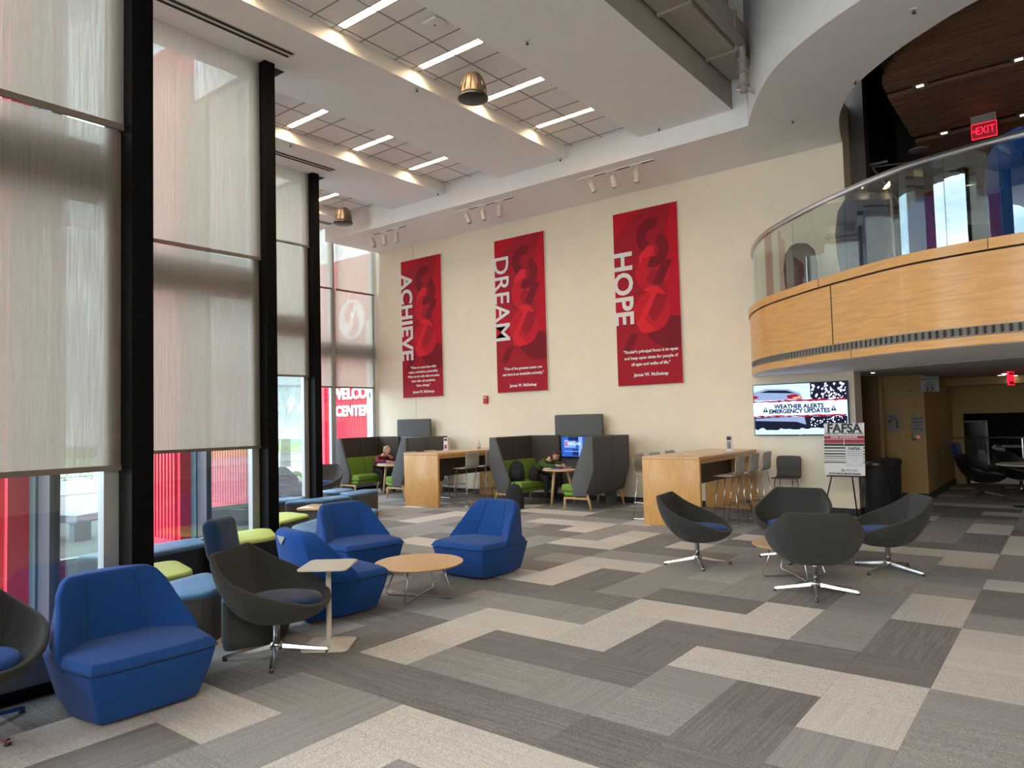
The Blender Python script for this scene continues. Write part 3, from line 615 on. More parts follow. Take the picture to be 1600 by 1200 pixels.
def wsign(x0, x1, z0, z1, y, lab, lines, icon):
    t = thing('wall_sign', lab, 'sign', ((x0+x1)/2, y, (z0+z1)/2), 0); w_ = (x1-x0)/2; h = (z1-z0)/2
    bx('plate', M_sign, -w_, w_, -.012, 0, -h, h, t)
    for s_, z, sz in lines: text('lettering', s_, sz, M_signd, t, frame_xz(0, -.013, z), ext=.001, bold=.001)
    if icon == 'lift':
        mb = MB(); mb.box(-.075, .075, -.016, -.012, -.13, -.122).box(-.075, .075, -.016, -.012, -.01, -.002).box(-.075, -.067, -.016, -.012, -.13, 0).box(.067, .075, -.016, -.012, -.13, 0).box(-.004, .004, -.016, -.012, -.13, 0)
        for q in (-.035, .035): mb.box(q-.014, q+.014, -.016, -.012, -.115, -.05); mb.lathe([(.012, 0), (.012, .004)], 10, frame_xz(q, -.012, -.035))
        mb.prism([(-.03, .0), (0, .03), (.0, .0)], 0, .004, frame_xz(-.01, -.012, .015)).prism([(0, .03), (.03, .03), (.015, .0)], 0, .004, frame_xz(.01, -.012, .015))
        mb.build('lift_symbol', M_signd, t)
    if icon == 'stairs':
        mb = MB()
        for q in range(4): mb.box(-.10+q*.045, -.05+q*.045, -.016, -.012, -.02-q*.03, -.012-q*.03).box(-.055+q*.045, -.05+q*.045, -.016, -.012, -.05-q*.03, -.012-q*.03)
        mb.box(.05, .075, -.016, -.012, -.10, .02).lathe([(.014, 0), (.014, .004)], 10, frame_xz(.062, -.012, .04)); mb.box(.03, .1, -.016, -.012, -.02, -.008)
        mb.prism([(-.05, 0), (0, .03), (.03, .0), (0, -.02)], 0, .004, frame_xz(-.06, -.012, .03))
        mb.build('stairs_symbol', M_signd, t)
    return t
bs = wsign(-2.17, -1.89, 1.99, 2.26, 14.52, 'grey elevator sign hung below the corridor ceiling', [('ELEVATOR', .09, .05)], 'lift')
wsign(-2.86, -2.66, 1.27, 1.62, 15.22, 'grey stairs sign with running figure on the corridor wall', [('IN CASE OF', .13, .035), ('FIRE USE', .095, .035), ('STAIRS', .06, .035)], 'stairs')
wsign(-2.47, -2.27, 1.27, 1.56, 15.24, 'grey area of refuge sign on the corridor wall', [('AREA OF', .10, .045), ('REFUGE', .035, .045), ('CALL', -.03, .045), ('BUTTON', -.095, .045)], None)
cb = thing('call_box', 'small steel call box under the area of refuge sign', 'call box', (-2.39, 15.25, 1.16), 0)
bx('housing', mat('callbox', (.22, .19, .15), .4, metal=.3), -.075, .075, -.04, 0, -.06, .06, cb, bevel=.005); MB().lathe([(.012, 0), (.012, .006)], 12, frame_xz(.03, -.04, 0)).build('button', M_exit, cb)
bx('conduit', M_yell, -.04, -.025, -.02, 0, .06, 1.1, cb); bx('conduit', M_yell, -.01, .005, -.02, 0, .06, 1.1, cb)
hp = thing('hatch', 'square painted access panel high on the tan corridor wall', 'panel', (-2.60, 15.25, 2.03), 0)
bx('frame', mat('tan_trim', (.45, .32, .15), .8), -.20, .20, -.006, 0, -.20, .19, hp); bx('door', M_yell, -.185, .185, -.014, -.006, -.185, .175, hp); bx('latch', M_dark, .13, .15, -.018, -.014, -.01, .01, hp)
for n_, (x, y) in enumerate(((-1.16, 17.3), (-1.0, 17.9), (-1.05, 16.6))):
    dl = thing('corridor_downlight', 'round recessed downlight of the corridor ceiling, %s' % ('left of the exit sign', 'farthest back', 'nearest the camera')[n_], 'light', (x, y, 2.33), 0, 'corridor downlights')
    MB().lathe([(.10, 0), (.10, -.008), (.08, -.01)], 20).build('ring', M_white, dl); MB().lathe([(.065, -.010), (.065, -.013)], 20).build('lamp', M_lamp, dl)
dl = thing('corridor_downlight', 'tiny bright downlight beside the pier right of the screen', 'light', (-2.72, 13.45, 2.33), 0); MB().lathe([(.03, 0), (.03, -.006)], 16).build('lamp', M_lamp, dl)

# ---------------------------------------------------------------- banners
def seg_arc(cx, cz, r0, r1, a0, a1, n=22):
    if a1-a0 >= 360: return [(cx+r1*math.cos(2*PI*k/n), cz+r1*math.sin(2*PI*k/n)) for k in range(n)]
    if r0 == 0: return [(cx+r1*math.cos(R(a0+(a1-a0)*k/n)), cz+r1*math.sin(R(a0+(a1-a0)*k/n))) for k in range(n+1)] + [(cx, cz)]
    return [(cx+r1*math.cos(R(a0+(a1-a0)*k/n)), cz+r1*math.sin(R(a0+(a1-a0)*k/n))) for k in range(n+1)] + [(cx+r0*math.cos(R(a1+(a0-a1)*k/n)), cz+r0*math.sin(R(a1+(a0-a1)*k/n))) for k in range(n+1)]
def clip(poly, x0, x1, z0, z1):
    def cl(P, f, inter):
        o = []
        for i in range(len(P)):
            a, b = P[i-1], P[i]
            if f(b):
                if not f(a): o.append(inter(a, b))
                o.append(b)
            elif f(a): o.append(inter(a, b))
        return o
    for ax, v, s in ((0, x0, 1), (0, x1, -1), (1, z0, 1), (1, z1, -1)):
        f = lambda p: s*(p[ax]-v) >= 0
        def it(a, b):
            t = (v-a[ax])/(b[ax]-a[ax]); return (a[0]+t*(b[0]-a[0]), a[1]+t*(b[1]-a[1]))
        poly = cl(poly, f, it)
        if len(poly) < 3: return None
    return poly
def banner(x0, word, wsize, wz, quote, label):
    W, Hh = 1.39, 3.47
    t = thing('wall_banner', label, 'banner', (x0+W/2, YW, 2.30), 0, 'red banners on the far wall')
    bx('panel', M_redw, -W/2, W/2, -.045, -.01, 0, Hh, t); bx('edge', M_white, -W/2-.006, W/2+.006, -.036, -.0, -.006, Hh+.006, t)
    lay = [0]
    def sh(poly, m, nm='graphic'):
        p = clip(poly, -W/2, W/2, .0, Hh)
        if p: lay[0] += 1; MB().prism(p, 0, .0005, frame_xz(0, -.0455-.0006*lay[0], 0)).build(nm, m, t)
    F = lambda pts: [((px-912)*.00414, (1072-py)/927*3.47) for px, py in pts]
    sh(seg_arc(.30, 2.45, .0, 1.05, 75, 262), M_logo_m); sh(seg_arc(-.02, .62, 0, .86, 0, 360, 44), M_logo_m); sh(seg_arc(.35, .30, .55, .95, 20, 160), M_logo_m)
    sh(seg_arc(.52, 1.30, .0, .62, 150, 350), M_logo_d); sh(seg_arc(.14, 2.18, .0, .36, 0, 360, 40), M_logo_l); sh(seg_arc(.10, 1.42, .0, .40, 0, 360, 40), M_logo_l)
    sh(seg_arc(-.18, 1.75, .34, .62, 300, 420), M_logo_m)
    sh(F([(1002, 428), (1048, 440), (992, 562), (946, 548)]), M_logo_d); sh(F([(822, 800), (866, 800), (816, 900), (776, 888)]), M_logo_d)
    sh(seg_arc(.17, 2.90, .145, .355, 68, 242), M_logo_d); sh(seg_arc(.16, 2.62, .135, .345, -112, 62), M_logo_d)
    sh(F([(880, 395), (925, 345), (962, 352), (955, 392), (925, 410), (905, 402), (880, 440)]), M_logo_b)
    sh(F([(895, 577), (922, 562), (952, 558), (985, 575), (1012, 614), (966, 600), (908, 722), (902, 736), (958, 788), (935, 800), (905, 804), (874, 792), (858, 752), (860, 742), (938, 598), (915, 585)]), M_logo_b)
    M = Matrix.Translation((0, -.052, wz)) @ frame_xz(-W/2+.17, 0, 0) @ Matrix.Rotation(-PI/2, 4, 'Z')
    text('word', word, wsize, M_letter, t, M, ext=.002, bold=(.015 if word != 'DREAM' else .006), align='CENTER', sx=1.0, ls=1.0)
    z = quote[0]
    for s_ in quote[1]:
        text('quote_line', s_, quote[2], M_letter, t, frame_xz(.04, -.052, z), ext=.001, bold=.0025); z -= quote[3]
    text('quote_name', 'James W. McSwiney', quote[2]*1.1, M_letter, t, frame_xz(.04, -.052, quote[4]), ext=.001, bold=.003)
banner(-13.43, 'ACHIEVE', .555, 2.03, (.74, ['"What we came here with:', 'talent, motivation, personality.', 'What we do with what we came', 'here with: ask questions,', 'learn, change."'], .082, .112, .13), 'leftmost red banner reading ACHIEVE, nearest the windows')
banner(-10.34, 'DREAM', .60, 2.12, (.52, ['"One of the greatest assets one', 'can have is an insatiable curiosity."'], .082, .125, .14), 'middle red banner reading DREAM')
banner(-7.22, 'HOPE', .58, 1.95, (.66, ['"Sinclair\'s principal focus is to open', 'and keep open vistas for people of', 'all ages and walks of life."'], .082, .125, .20), 'rightmost red banner reading HOPE')
fa = thing('fire_alarm', 'small red fire alarm strobe on the wall below the middle banner', 'alarm', (-10.72, YW, 2.16), 0)
MB().box(-.06, .06, -.05, 0, -.09, .09).build('housing', mat('alarm_red', (.45, .01, .02), .4), fa, bevel=.008); bx('strobe', M_white, -.035, .035, -.06, -.05, .035, .065, fa)

# ---------------------------------------------------------------- screen
def tv(loc, rz, w_, h, lab):
    t = thing('wall_screen', lab, 'screen', loc, rz)
    MB().box(-w_/2, w_/2, -.05, 0, -h/2, h/2).build('case', M_blackp, t, bevel=.006)
    return t
t = tv((-3.725, YW-.02, 1.745), 0, 1.56, .89, 'large wall screen showing weather alerts and emergency updates')
m_sky = emis('scr_snow', (.42, .62, 1.0), .85); m_blk = emis('scr_black', (.012, .014, .03), .6); m_redl = emis('scr_red', (.30, .01, .02), .7); m_car = emis('scr_car', (.22, .29, .48), .75); m_wt = emis('scr_white', (.72, .82, 1), .95); m_band = emis('scr_band', (.50, .68, 1.0), .95); m_or = emis('scr_orange', (1, .55, .25), .6)
lay = [0]
def sp(pts, m, nm='picture', p=t):
    lay[0] += 1; MB().prism([(a*.765, b*.43) for a, b in pts], 0, .0004, frame_xz(0, -.0505-.0005*lay[0], 0)).build(nm, m, p)
random.seed(3)
def jag(x0, x1, z, amp, n=30): return [(x0+(x1-x0)*k/n, z+random.uniform(-amp, amp)) for k in range(n+1)]
sp([(-1, -1), (1, -1), (1, 1), (-1, 1)], m_sky)
sp([(.25, 1), (1, 1), (1, .30)] + jag(.9, .25, .38, .08, 10), m_blk)
for _ in range(70):
    x = random.uniform(.28, .98); z = random.uniform(.35, .97); s = random.uniform(.012, .03)
    if lay[0] < 140: sp([(x-s, z), (x, z-s*2), (x+s, z+s), (x, z+s*2)], m_wt)
sp([(-.98, .72), (-.70, .85), (-.2, .80), (.05, .62), (.10, .38), (-.98, .38)], m_car); sp([(-.85, .70), (-.65, .78), (-.25, .75), (-.05, .62)], m_blk)
sp([(-.25, .55), (-.05, .60), (.09, .46), (.05, .40), (-.22, .42)], m_redl); sp([(-.12, .46), (.05, .50), (.07, .44), (-.1, .42)], m_or); sp([(-1, .58), (-.9, .56), (-.88, .48), (-1, .44)], m_redl)
sp([(-.98, -.88), (1, -.72), (1, -.30), (-.98, -.30)], m_blk); sp([(-.98, -1), (.99, -1), (.99, -.62)] + jag(.95, -.98, -.78, .05), m_sky)
sp([(-.96, -.35), (.12, -.30), (.15, -.62), (-.05, -.50), (-.96, -.44)], m_car)
for _ in range(40):
    x = random.uniform(.2, .98); z = random.uniform(-.68, -.32); s = random.uniform(.008, .02); sp([(x-s, z), (x, z-s*2), (x+s, z+s), (x, z+s*2)], m_wt)
sp(jag(-.99, .99, .36, .03) + jag(.99, -.99, .22, .02), m_redl); sp(jag(-.99, .99, -.30, .03) + jag(.99, -.99, -.18, .02), m_redl)
sp(jag(-.99, .99, -.24, .02) + jag(.99, -.99, .30, .02), m_band)
for s in (-.72, .74): sp([(s-.06, -.10), (s+.06, -.10), (s, .12)], m_blk, 'warning_triangle'); sp([(s-.008, -.06), (s+.008, -.06), (s+.008, .05), (s-.008, .05)], m_band, 'warning_mark')
for s_, z in (('WEATHER ALERTS', .045), ('EMERGENCY UPDATES', -.035)): text('caption', s_, .098, m_blk, t, frame_xz(.01, -.0505-.0005*(lay[0]+4), z), ext=.0005, bold=.0045)
bx('logo_mark', M_steel, -.02, .02, -.053, -.05, -.44, -.432, t)

# ---------------------------------------------------------------- easel sign
ea = thing('easel', 'black tripod easel holding the FAFSA poster', 'easel', (-2.86, 11.95, -.0), R(0))
top = (0, .10, 1.30)
for a, b in (((-.36, -.12, 0), (-.06, .06, 1.35)), ((.36, -.12, 0), (.06, .06, 1.35)), ((.02, .50, 0), (0, .10, 1.35))): MB().tube([a, b], .011, 8).build('leg', M_blackp, ea, smooth=True)
bx('shelf', M_blackp, -.26, .26, -.12, .0, .685, .705, ea)
bo = thing('poster_board', 'white FAFSA workshop poster with red and grey stripes on the easel', 'poster', (-2.86, 11.85, .71), R(0))
bo.rotation_euler = (R(-7), 0, 0)
W, Hh = .58, .80
bx('board', M_paper, -W/2, W/2, -.006, .006, 0, Hh, bo)
mk = mat('poster_black', (.02, .02, .022), .6); mr = mat('poster_red', (.30, .012, .035), .6); mg = mat('poster_grey', (.22, .22, .23), .6); mpale = mat('poster_pale', (.55, .56, .58), .6)
text('headline', 'FAFSA', .19, mk, bo, frame_xz(0, -.007, .715), bold=.007, sx=.95); text('line', 'FREE. FAST. FOR EVERYONE', .045, mk, bo, frame_xz(0, -.007, .635), bold=.001)
lay = 0
for z0, z1, m in ((.555, .605, mr), (.49, .548, mr), (.447, .484, mk), (.405, .430, mk), (.355, .385, mg), (.315, .338, mk), (.275, .30, mg), (.245, .262, mg), (.21, .225, mg), (.185, .20, mk), (.15, .155, mpale), (.135, .139, mpale)):
    bx('stripe', m, -W/2, W/2, -.0075, -.006, z0, z1, bo)
text('line', 'FAFSA WORKSHOPS', .042, M_paper, bo, frame_xz(0, -.0085, .58), bold=.001)
bx('clip', M_paper, -.004, .004, -.0085, -.007, .46, .55, bo)
bx('leaflet', mpale, .02, .27, -.010, -.008, .14, .44, bo); text('leaflet_title', 'FAFSA', .06, mk, bo, frame_xz(.145, -.0105, .405), bold=.002)
for z in (.36, .33, .30): bx('leaflet_rule', mg, .04, .25, -.0108, -.0101, z, z+.006, bo)
MB().prism(seg_arc(.145, .27, .09, .10, 190, 350, 12), 0, .001, frame_xz(0, -.0101, 0)).build('leaflet_curve', M_paper, bo)
MB().prism(seg_arc(-.02, .075, .012, .022, 60, 400, 20), 0, .001, frame_xz(0, -.0065, 0)).build('emblem', mk, bo); text('line', 'SINCLAIR', .04, mg, bo, frame_xz(.10, -.007, .075), bold=.001); text('line', 'WWW.SINCLAIR.EDU/FAFSA', .036, mk, bo, frame_xz(.0, -.007, .022), bold=.0015)

# ---------------------------------------------------------------- trash cans
def can(loc, lab):
    t = thing('trash_can', lab, 'trash can', loc, 0, 'black trash cans by the corridor')
    MB().lathe([(.17, 0), (.185, .02), (.20, .80), (.205, .82)], 32).build('body', M_blackp, t, smooth=True)
    MB().lathe([(.208, .80), (.216, .82), (.216, .87), (.20, .89), (.17, .90), (.12, .88)], 32).build('lid', M_blackp, t, smooth=True)
    for k in range(8):
        a = k*PI/4; MB().lathe([(.02, 0), (.03, .012), (.0, .02)], 8, Matrix.Translation((.165*math.cos(a), .165*math.sin(a), .885))).build('bag_fold', M_blackp, t, smooth=True)
can((-2.56, 12.55, 0), 'black round trash can, front one beside the pier'); can((-2.50, 13.08, 0), 'black round trash can, rear one by the wooden wall')

# ---------------------------------------------------------------- lounge chairs (blue, armless, faceted)
def blue_chair(loc, rz, lab, tab=False):
    t = thing('lounge_chair', lab, 'chair', loc, rz, 'blue armless lounge chairs')
    # seat block: rings from floor up, outline points (x forward)
    def ring(z, xf, wf, xm, wm, xb, wb, dz=0):
        pts = [(xf, wf*.6), (xf-.02, wf), (xm, wm), (xb, wb), (xb, -wb), (xm, -wm), (xf-.02, -wf), (xf, -wf*.6)]
        return [Vector((x, y, z + (dz if i in (0, 7) else 0))) for i, (x, y) in enumerate(pts)]
    MB().loft([ring(.008, .25, .26, -.02, .31, -.37, .26), ring(.03, .30, .29, -.02, .34, -.39, .29), ring(.20, .355, .34, .0, .39, -.42, .33), ring(.325, .385, .365, .0, .415, -.44, .36)]).build('seat_base', M_blue, t, bevel=.035, seg=4)
    MB().loft([ring(.325, .390, .368, .0, .418, -.40, .36), ring(.345, .392, .37, .0, .42, -.40, .36), ring(.385, .355, .345, .0, .395, -.38, .34), ring(.395, .20, .22, -.05, .24, -.30, .22)]).build('seat_cushion', M_blue, t, bevel=.02, seg=3)
    rp = ring(.335, .393, .371, .0, .421, -.40, .36)
    MB().tube([rp[i] for i in (3, 2, 1, 0, 7, 6, 5, 4)], .0045, 6).build('piping', M_bluedark, t, smooth=True)
    rings = []
    for z, wt, xt, wc, xc, th in ((.30, .40, .10, .20, -.14, .10), (.40, .415, .02, .185, -.18, .14), (.55, .36, -.11, .165, -.24, .13), (.68, .325, -.23, .15, -.29, .11), (.745, .285, -.29, .14, -.325, .085), (.775, .24, -.335, .11, -.35, .04)):
        xo = xc-th-.08
        rings.append([Vector(p) for p in ((xt, wt, z), (xc, wc, z), (xc, -wc, z), (xt, -wt, z), (xt-.04, -wt-.015, z-.005), (xo+.06, -wt*.86, z), (xo, -wc*.9, z), (xo, wc*.9, z), (xo+.06, wt*.86, z), (xt-.04, wt+.015, z-.005))])
    MB().loft(rings).build('backrest', M_blue, t, bevel=.014, seg=3)
    for s in (-1, 1): MB().tube([Vector((xc+.004, s*wc, z)) for z, wt, xt, wc, xc, th in ((.40, .4, .02, .185, -.18, .1), (.55, .36, -.11, .165, -.24, .1), (.68, .28, -.22, .15, -.29, .1), (.745, .22, -.29, .14, -.325, .1))], .003, 6).build('seam', M_bluedark, t)
    if tab: MB().prism([(-.08, .0), (.08, .0), (0, -.075)], 0, .006, Matrix(((0, 0, -1, -.490), (-1, 0, 0, .0), (0, 1, 0, .730), (0, 0, 0, 1)))).build('grey_pull_tab', mat('tab_grey', (.30, .30, .29), .8), t)
    return t
blue_chair((-4.72, 2.11, 0), R(-2), 'blue armless lounge chair in the foreground, nearest the camera at the left window')
blue_chair((-5.44, 4.22, 0), R(80), 'blue armless lounge chair turned away, grey triangle tab on its back', True)
blue_chair((-6.50, 5.40, 0), R(-8), 'blue armless lounge chair left of the round coffee table, facing it')
blue_chair((-5.32, 6.12, 0), R(270), 'blue armless lounge chair alone right of the round coffee table')

# ---------------------------------------------------------------- swivel shell chairs
RIM = [(.375, 0, .405), (.365, .10, .408), (.33, .20, .425), (.25, .31, .468), (.12, .395, .525), (-.02, .425, .575), (-.15, .40, .63), (-.245, .355, .69), (-.315, .305, .75), (-.350, .268, .783), (-.362, .235, .790), (-.366, .12, .790), (-.366, 0, .790)]
def shell_mesh(m):
    half = spline(RIM, 4)
    rim = half + [Vector((p.x, -p.y, p.z)) for p in half[-2:0:-1]]
    n = len(rim); ns = 12; vs = []; fs = []
    c = Vector((.0, 0, .275))
    for k in range(1, ns+1):
        s = k/ns
        for p in rim:
            back = max(0, min(1, (-p.x-.05)/.3)); pw = 2.4-.5*back
            hs = 1-(1-s)**1.45 if back < .5 else 1-(1-s)**(1.6)
            hz = s**pw
            v = Vector((c.x+(p.x-c.x)*hs, c.y+(p.y-c.y)*hs, c.z+(p.z-c.z)*hz))
            vs.append(v)
    vs.append(c); 
    for k in range(ns-1):
        for i in range(n): fs.append((k*n+i, k*n+(i+1) % n, (k+1)*n+(i+1) % n, (k+1)*n+i))
    for i in range(n): fs.append((len(vs)-1, (i+1) % n, i))
    o = MB().add(vs, fs).build('shell', m, None, smooth=True)
    sd = o.modifiers.new('s', 'SOLIDIFY'); sd.thickness = .038; sd.offset = 0
    bv = o.modifiers.new('b', 'BEVEL'); bv.width = .014; bv.segments = 3; bv.limit_method = 'ANGLE'; bv.angle_limit = R(50)
    return o
def swivel(loc, rz, lab, head=False, legrot=0, mshell=None, group='charcoal swivel chairs'):
    t = thing('swivel_chair', lab, 'chair', loc, rz, group)
    s = shell_mesh(mshell or M_grey); s.parent = t
    pts = [(.27*math.cos(a)+.06, .235*math.sin(a)) for a in [2*PI*k/28 for k in range(28)]]
    rings = []
    for z, f in ((.335, .80), (.36, .95), (.410, 1.06), (.438, 1.0), (.450, .8), (.453, .3)): rings.append([Vector((x*f, y*f, z)) for x, y in pts])
    MB().loft(rings).build('seat_cushion', M_blue if not head else M_bluedark, t, smooth=True)
    if head:
        h = MB(); Mx = Matrix.Translation((-.43, 0, .865)) @ Matrix.Rotation(R(-10), 4, 'Y')
        h.box(-.065, .065, -.17, .17, -.155, .155, Mx); h.build('headrest', M_bluedark, t, bevel=.062, seg=6)
        MB().tube([(-.36, 0, .72), (-.385, 0, .85)], .012).build('headrest_bar', M_chrome, t)
    MB().lathe([(.026, .06), (.026, .24), (.05, .262)], 20).build('column', M_chrome, t, smooth=True)
    MB().lathe([(.018, .10), (.018, .12), (.045, .105), (.05, .06), (.03, .045)], 20).build('hub', M_chrome, t, smooth=True)
    for k in range(4):
        a = legrot + k*PI/2; c, q = math.cos(a), math.sin(a); Mx = Matrix.Rotation(a, 4, 'Z')
        rr = [[Mx @ Vector((x, sy*w_, z+dz)) for sy, dz in ((-1, 0), (1, 0), (.6, h), (-.6, h))] for x, z, w_, h in ((.02, .07, .024, .028), (.18, .045, .020, .022), (.36, .020, .016, .018), (.375, .020, .012, .012))]
        lg = MB().loft(rr).build('leg', M_chrome, t, smooth=False)
        MB().lathe([(.016, 0), (.018, .008), (.012, .022)], 12, Matrix.Translation((.36*c, .36*q, 0))).build('glide', M_blackp, lg)
    return t
swivel((-4.73, 3.15, 0), R(30), 'charcoal swivel chair with navy headrest beside the white side table', True, legrot=R(20))
swivel((-5.0, 1.31, 0), R(8), 'charcoal swivel chair cut by the left edge of the photo', False, legrot=R(12))
swivel((-3.48, 7.78, 0), R(8), 'charcoal swivel chair left of the small round table', legrot=R(25))
swivel((-2.68, 8.62, 0), R(-88), 'charcoal swivel chair behind the small round table, facing the camera', legrot=R(10))
swivel((-2.02, 7.12, 0), R(112), 'charcoal swivel chair seen from behind, in front of the small round table', legrot=R(-5))
swivel((-1.66, 8.50, 0), R(-150), 'charcoal swivel chair right of the small round table', legrot=R(40))
swivel((-13.15, 9.95, 0), R(-50), 'grey swivel chair by the end window, left of the green booth', mshell=M_greyp)
swivel((-13.35, 8.95, 0), R(-20), 'grey swivel chair by the end window seen through the corner glass', mshell=M_greyp)
swivel((-1.50, 16.4, 0), R(-12), 'dark swivel chair with headrest at the corridor table', True, mshell=M_blackp)
swivel((-.95, 17.3, 0), R(-30), 'dark swivel chair without headrest behind the corridor table', False, mshell=M_blackp)

# ---------------------------------------------------------------- tables
def coffee(loc, r, rz, lab, h=.34):
    t = thing('coffee_table', lab, 'table', loc, rz, 'low round maple tables')
    MB().lathe([(r-.02, h-.022), (r, h-.010), (r, h-.003), (r-.004, h)], 64).build('tabletop', M_woodt, t, smooth=False)
    for k in range(2):
        Mx = Matrix.Rotation(k*PI/2, 4, 'Z')
        a = .62*r; b = .82*r
        p = [(-a, 0, h-.022), (-a-.01, 0, h*.6), (-b, 0, .035), (-b+.025, 0, .009), (0, 0, .009+.013*k), (b-.025, 0, .009), (b, 0, .035), (a+.01, 0, h*.6), (a, 0, h-.022)]
        MB().tube([Mx @ Vector(q) for q in p], .0075, 8).build('wire_leg', M_chrome, t, smooth=True)
    return t
coffee((-5.11, 4.99, 0), .43, R(22), 'low round maple coffee table among the blue chairs')
coffee((-2.40, 7.72, 0), .40, R(40), 'low round maple table among the charcoal swivel chairs')
stb = thing('side_table', 'white pedestal side table beside the headrest chair', 'table', (-4.62, 3.54, 0), R(37))
def rsq(h, b, n=6, k=1.12):
    o = []
    for cx, cy, a0 in ((h-b, h-b, 0), (-h+b, h-b, 90), (-h+b, -h+b, 180), (h-b, -h+b, 270)):
        for i in range(n+1): o.append((cx+b*math.cos(R(a0+90*i/n)), cy+b*math.sin(R(a0+90*i/n))))
    return o
MB().prism([(x*.95, y*1.05) for x, y in rsq(.20, .05)], .600, .615).build('tabletop', M_offw, stb, bevel=.005)
MB().loft([[Vector((x*f, y*f, z)) for x, y in rsq(.18, .05)] for z, f in ((0, 1), (.008, 1), (.014, .95), (.024, .3), (.05, .14))]).build('base', M_offw, stb, smooth=True)
MB().lathe([(.024, .02), (.020, .10), (.020, .6)], 20).build('pedestal', M_offw, stb, smooth=True)
wt = thing('round_table', 'white round pedestal table in the dim corridor', 'table', (-.72, 14.9, 0), 0)
MB().lathe([(.42, .70), (.45, .715), (.45, .725), (.44, .73)], 40).build('tabletop', M_offw, wt); MB().lathe([(.03, .02), (.03, .7)], 16).build('pedestal', M_chrome, wt, smooth=True); MB().lathe([(.24, 0), (.24, .01), (.05, .025)], 32).build('base', M_chrome, wt)

# ---------------------------------------------------------------- poufs
def pouf(poly, m, lab, h=.41, mb_=None, r=.05):
    cx = sum(p[0] for p in poly)/len(poly); cy = sum(p[1] for p in poly)/len(poly)
    t = thing('pouf', lab, 'pouf', (cx, cy, 0), 0, 'upholstered poufs along the windows')
    P = [Vector((p[0]-cx, p[1]-cy, 0)) for p in poly]
    # rounded corners
    O = []
    n = len(P)
    for i in range(n):
        a, b, c = P[i-1], P[i], P[(i+1) % n]; d1 = (a-b); d2 = (c-b); q = min(.13, d1.length*.35, d2.length*.35); d1.normalize(); d2.normalize()
        for k in range(5):
            tt = k/4; O.append((1-tt)**2*(b+d1*q) + 2*tt*(1-tt)*b + tt*tt*(b+d2*q))
    def rg(z, f): return [Vector((v.x*f, v.y*f, z)) for v in O]
    MB().loft([rg(.0, .93), rg(.03, .97), rg(.06, 1), rg(h-.07, 1), rg(h-.05, .995)]).build('body', mb_ or M_greyp, t, smooth=False, bevel=0)
    MB().loft([rg(h-.05, .99), rg(h-.02, .985), rg(h-.006, .965), rg(h, .92), rg(h+.004, .5)]).build('cushion_top', m, t, smooth=True)
    pts = rg(h-.048, 1.002); MB().tube(pts+[pts[0]], .004, 5).build('piping', M_signd, t)
pouf([(-5.15, 2.95), (-4.98, 3.38), (-5.30, 3.68), (-5.56, 3.48), (-5.34, 3.08)], M_bluev, 'grey pouf with dark blue top right behind the headrest chair', mb_=mat('pouf_slate', (.045, .055, .058), .9))
pouf([(-6.02, 2.85), (-5.48, 2.72), (-5.36, 2.98), (-5.62, 3.30), (-6.18, 3.42)], M_bluev, 'grey pouf with blue top between lime pouf and front blue chair', h=.42)
pouf([(-7.05, 3.0), (-6.22, 2.95), (-6.30, 3.38), (-7.0, 3.55)], M_lime, 'lime-topped pouf at the black column, left of the headrest chair', h=.42)
pouf([(-8.20, 3.05), (-7.55, 3.35), (-7.70, 4.28), (-8.22, 4.45)], M_bluev, 'blue-topped pouf against the second window, beside the lime one', mb_=M_blackp)
pouf([(-8.22, 4.50), (-7.72, 4.30), (-7.42, 4.50), (-7.42, 4.98), (-8.05, 5.30), (-8.20, 5.25)], M_lime, 'lime-topped pouf against the second window', mb_=M_blackp)
pouf([(-8.0, 5.55), (-7.38, 5.15), (-7.15, 5.55), (-7.9, 6.5), (-8.35, 6.3)], M_bluev, 'long blue-topped pouf behind the tab-backed blue chair')
pouf([(-8.95, 5.75), (-8.45, 5.70), (-8.75, 6.42), (-9.35, 6.45), (-9.5, 5.95)], M_lime, 'lime-topped pouf right of the second column')
pouf([(-8.62, 6.62), (-8.22, 6.55), (-7.95, 6.85), (-8.35, 7.35), (-8.9, 7.2)], M_bluev, 'blue-topped pouf behind the lime one, left of the middle blue chair')
wtb = thing('wood_table', 'low maple table between the blue and lime poufs', 'table', (-9.42, 7.25, 0), R(30))
MB().box(-.42, .42, -.28, .28, .36, .40).build('tabletop', M_woodt, wtb, bevel=.01); bx('plinth', M_greyp, -.36, .36, -.22, .22, 0, .36, wtb)
pouf([(-11.25, 6.9), (-10.75, 7.10), (-10.60, 7.75), (-11.2, 7.85)], M_bluev, 'blue-topped pouf at the third window, leftmost of the far row')
pouf([(-10.56, 7.15), (-10.12, 7.55), (-10.15, 8.3), (-10.55, 8.45), (-10.56, 7.9)], M_bluev, 'blue-topped pouf in the middle of the far row')
pouf([(-11.6, 8.72), (-11.05, 8.62), (-10.98, 8.8), (-11.25, 9.3), (-11.75, 9.3)], M_bluev, 'blue-topped pouf by the third column, behind the far row')
pouf([(-10.92, 8.62), (-10.5, 8.55), (-10.4, 8.75), (-10.6, 9.35), (-11.05, 9.4), (-10.93, 8.85)], M_bluev, 'blue-topped pouf at the right end of the far row')

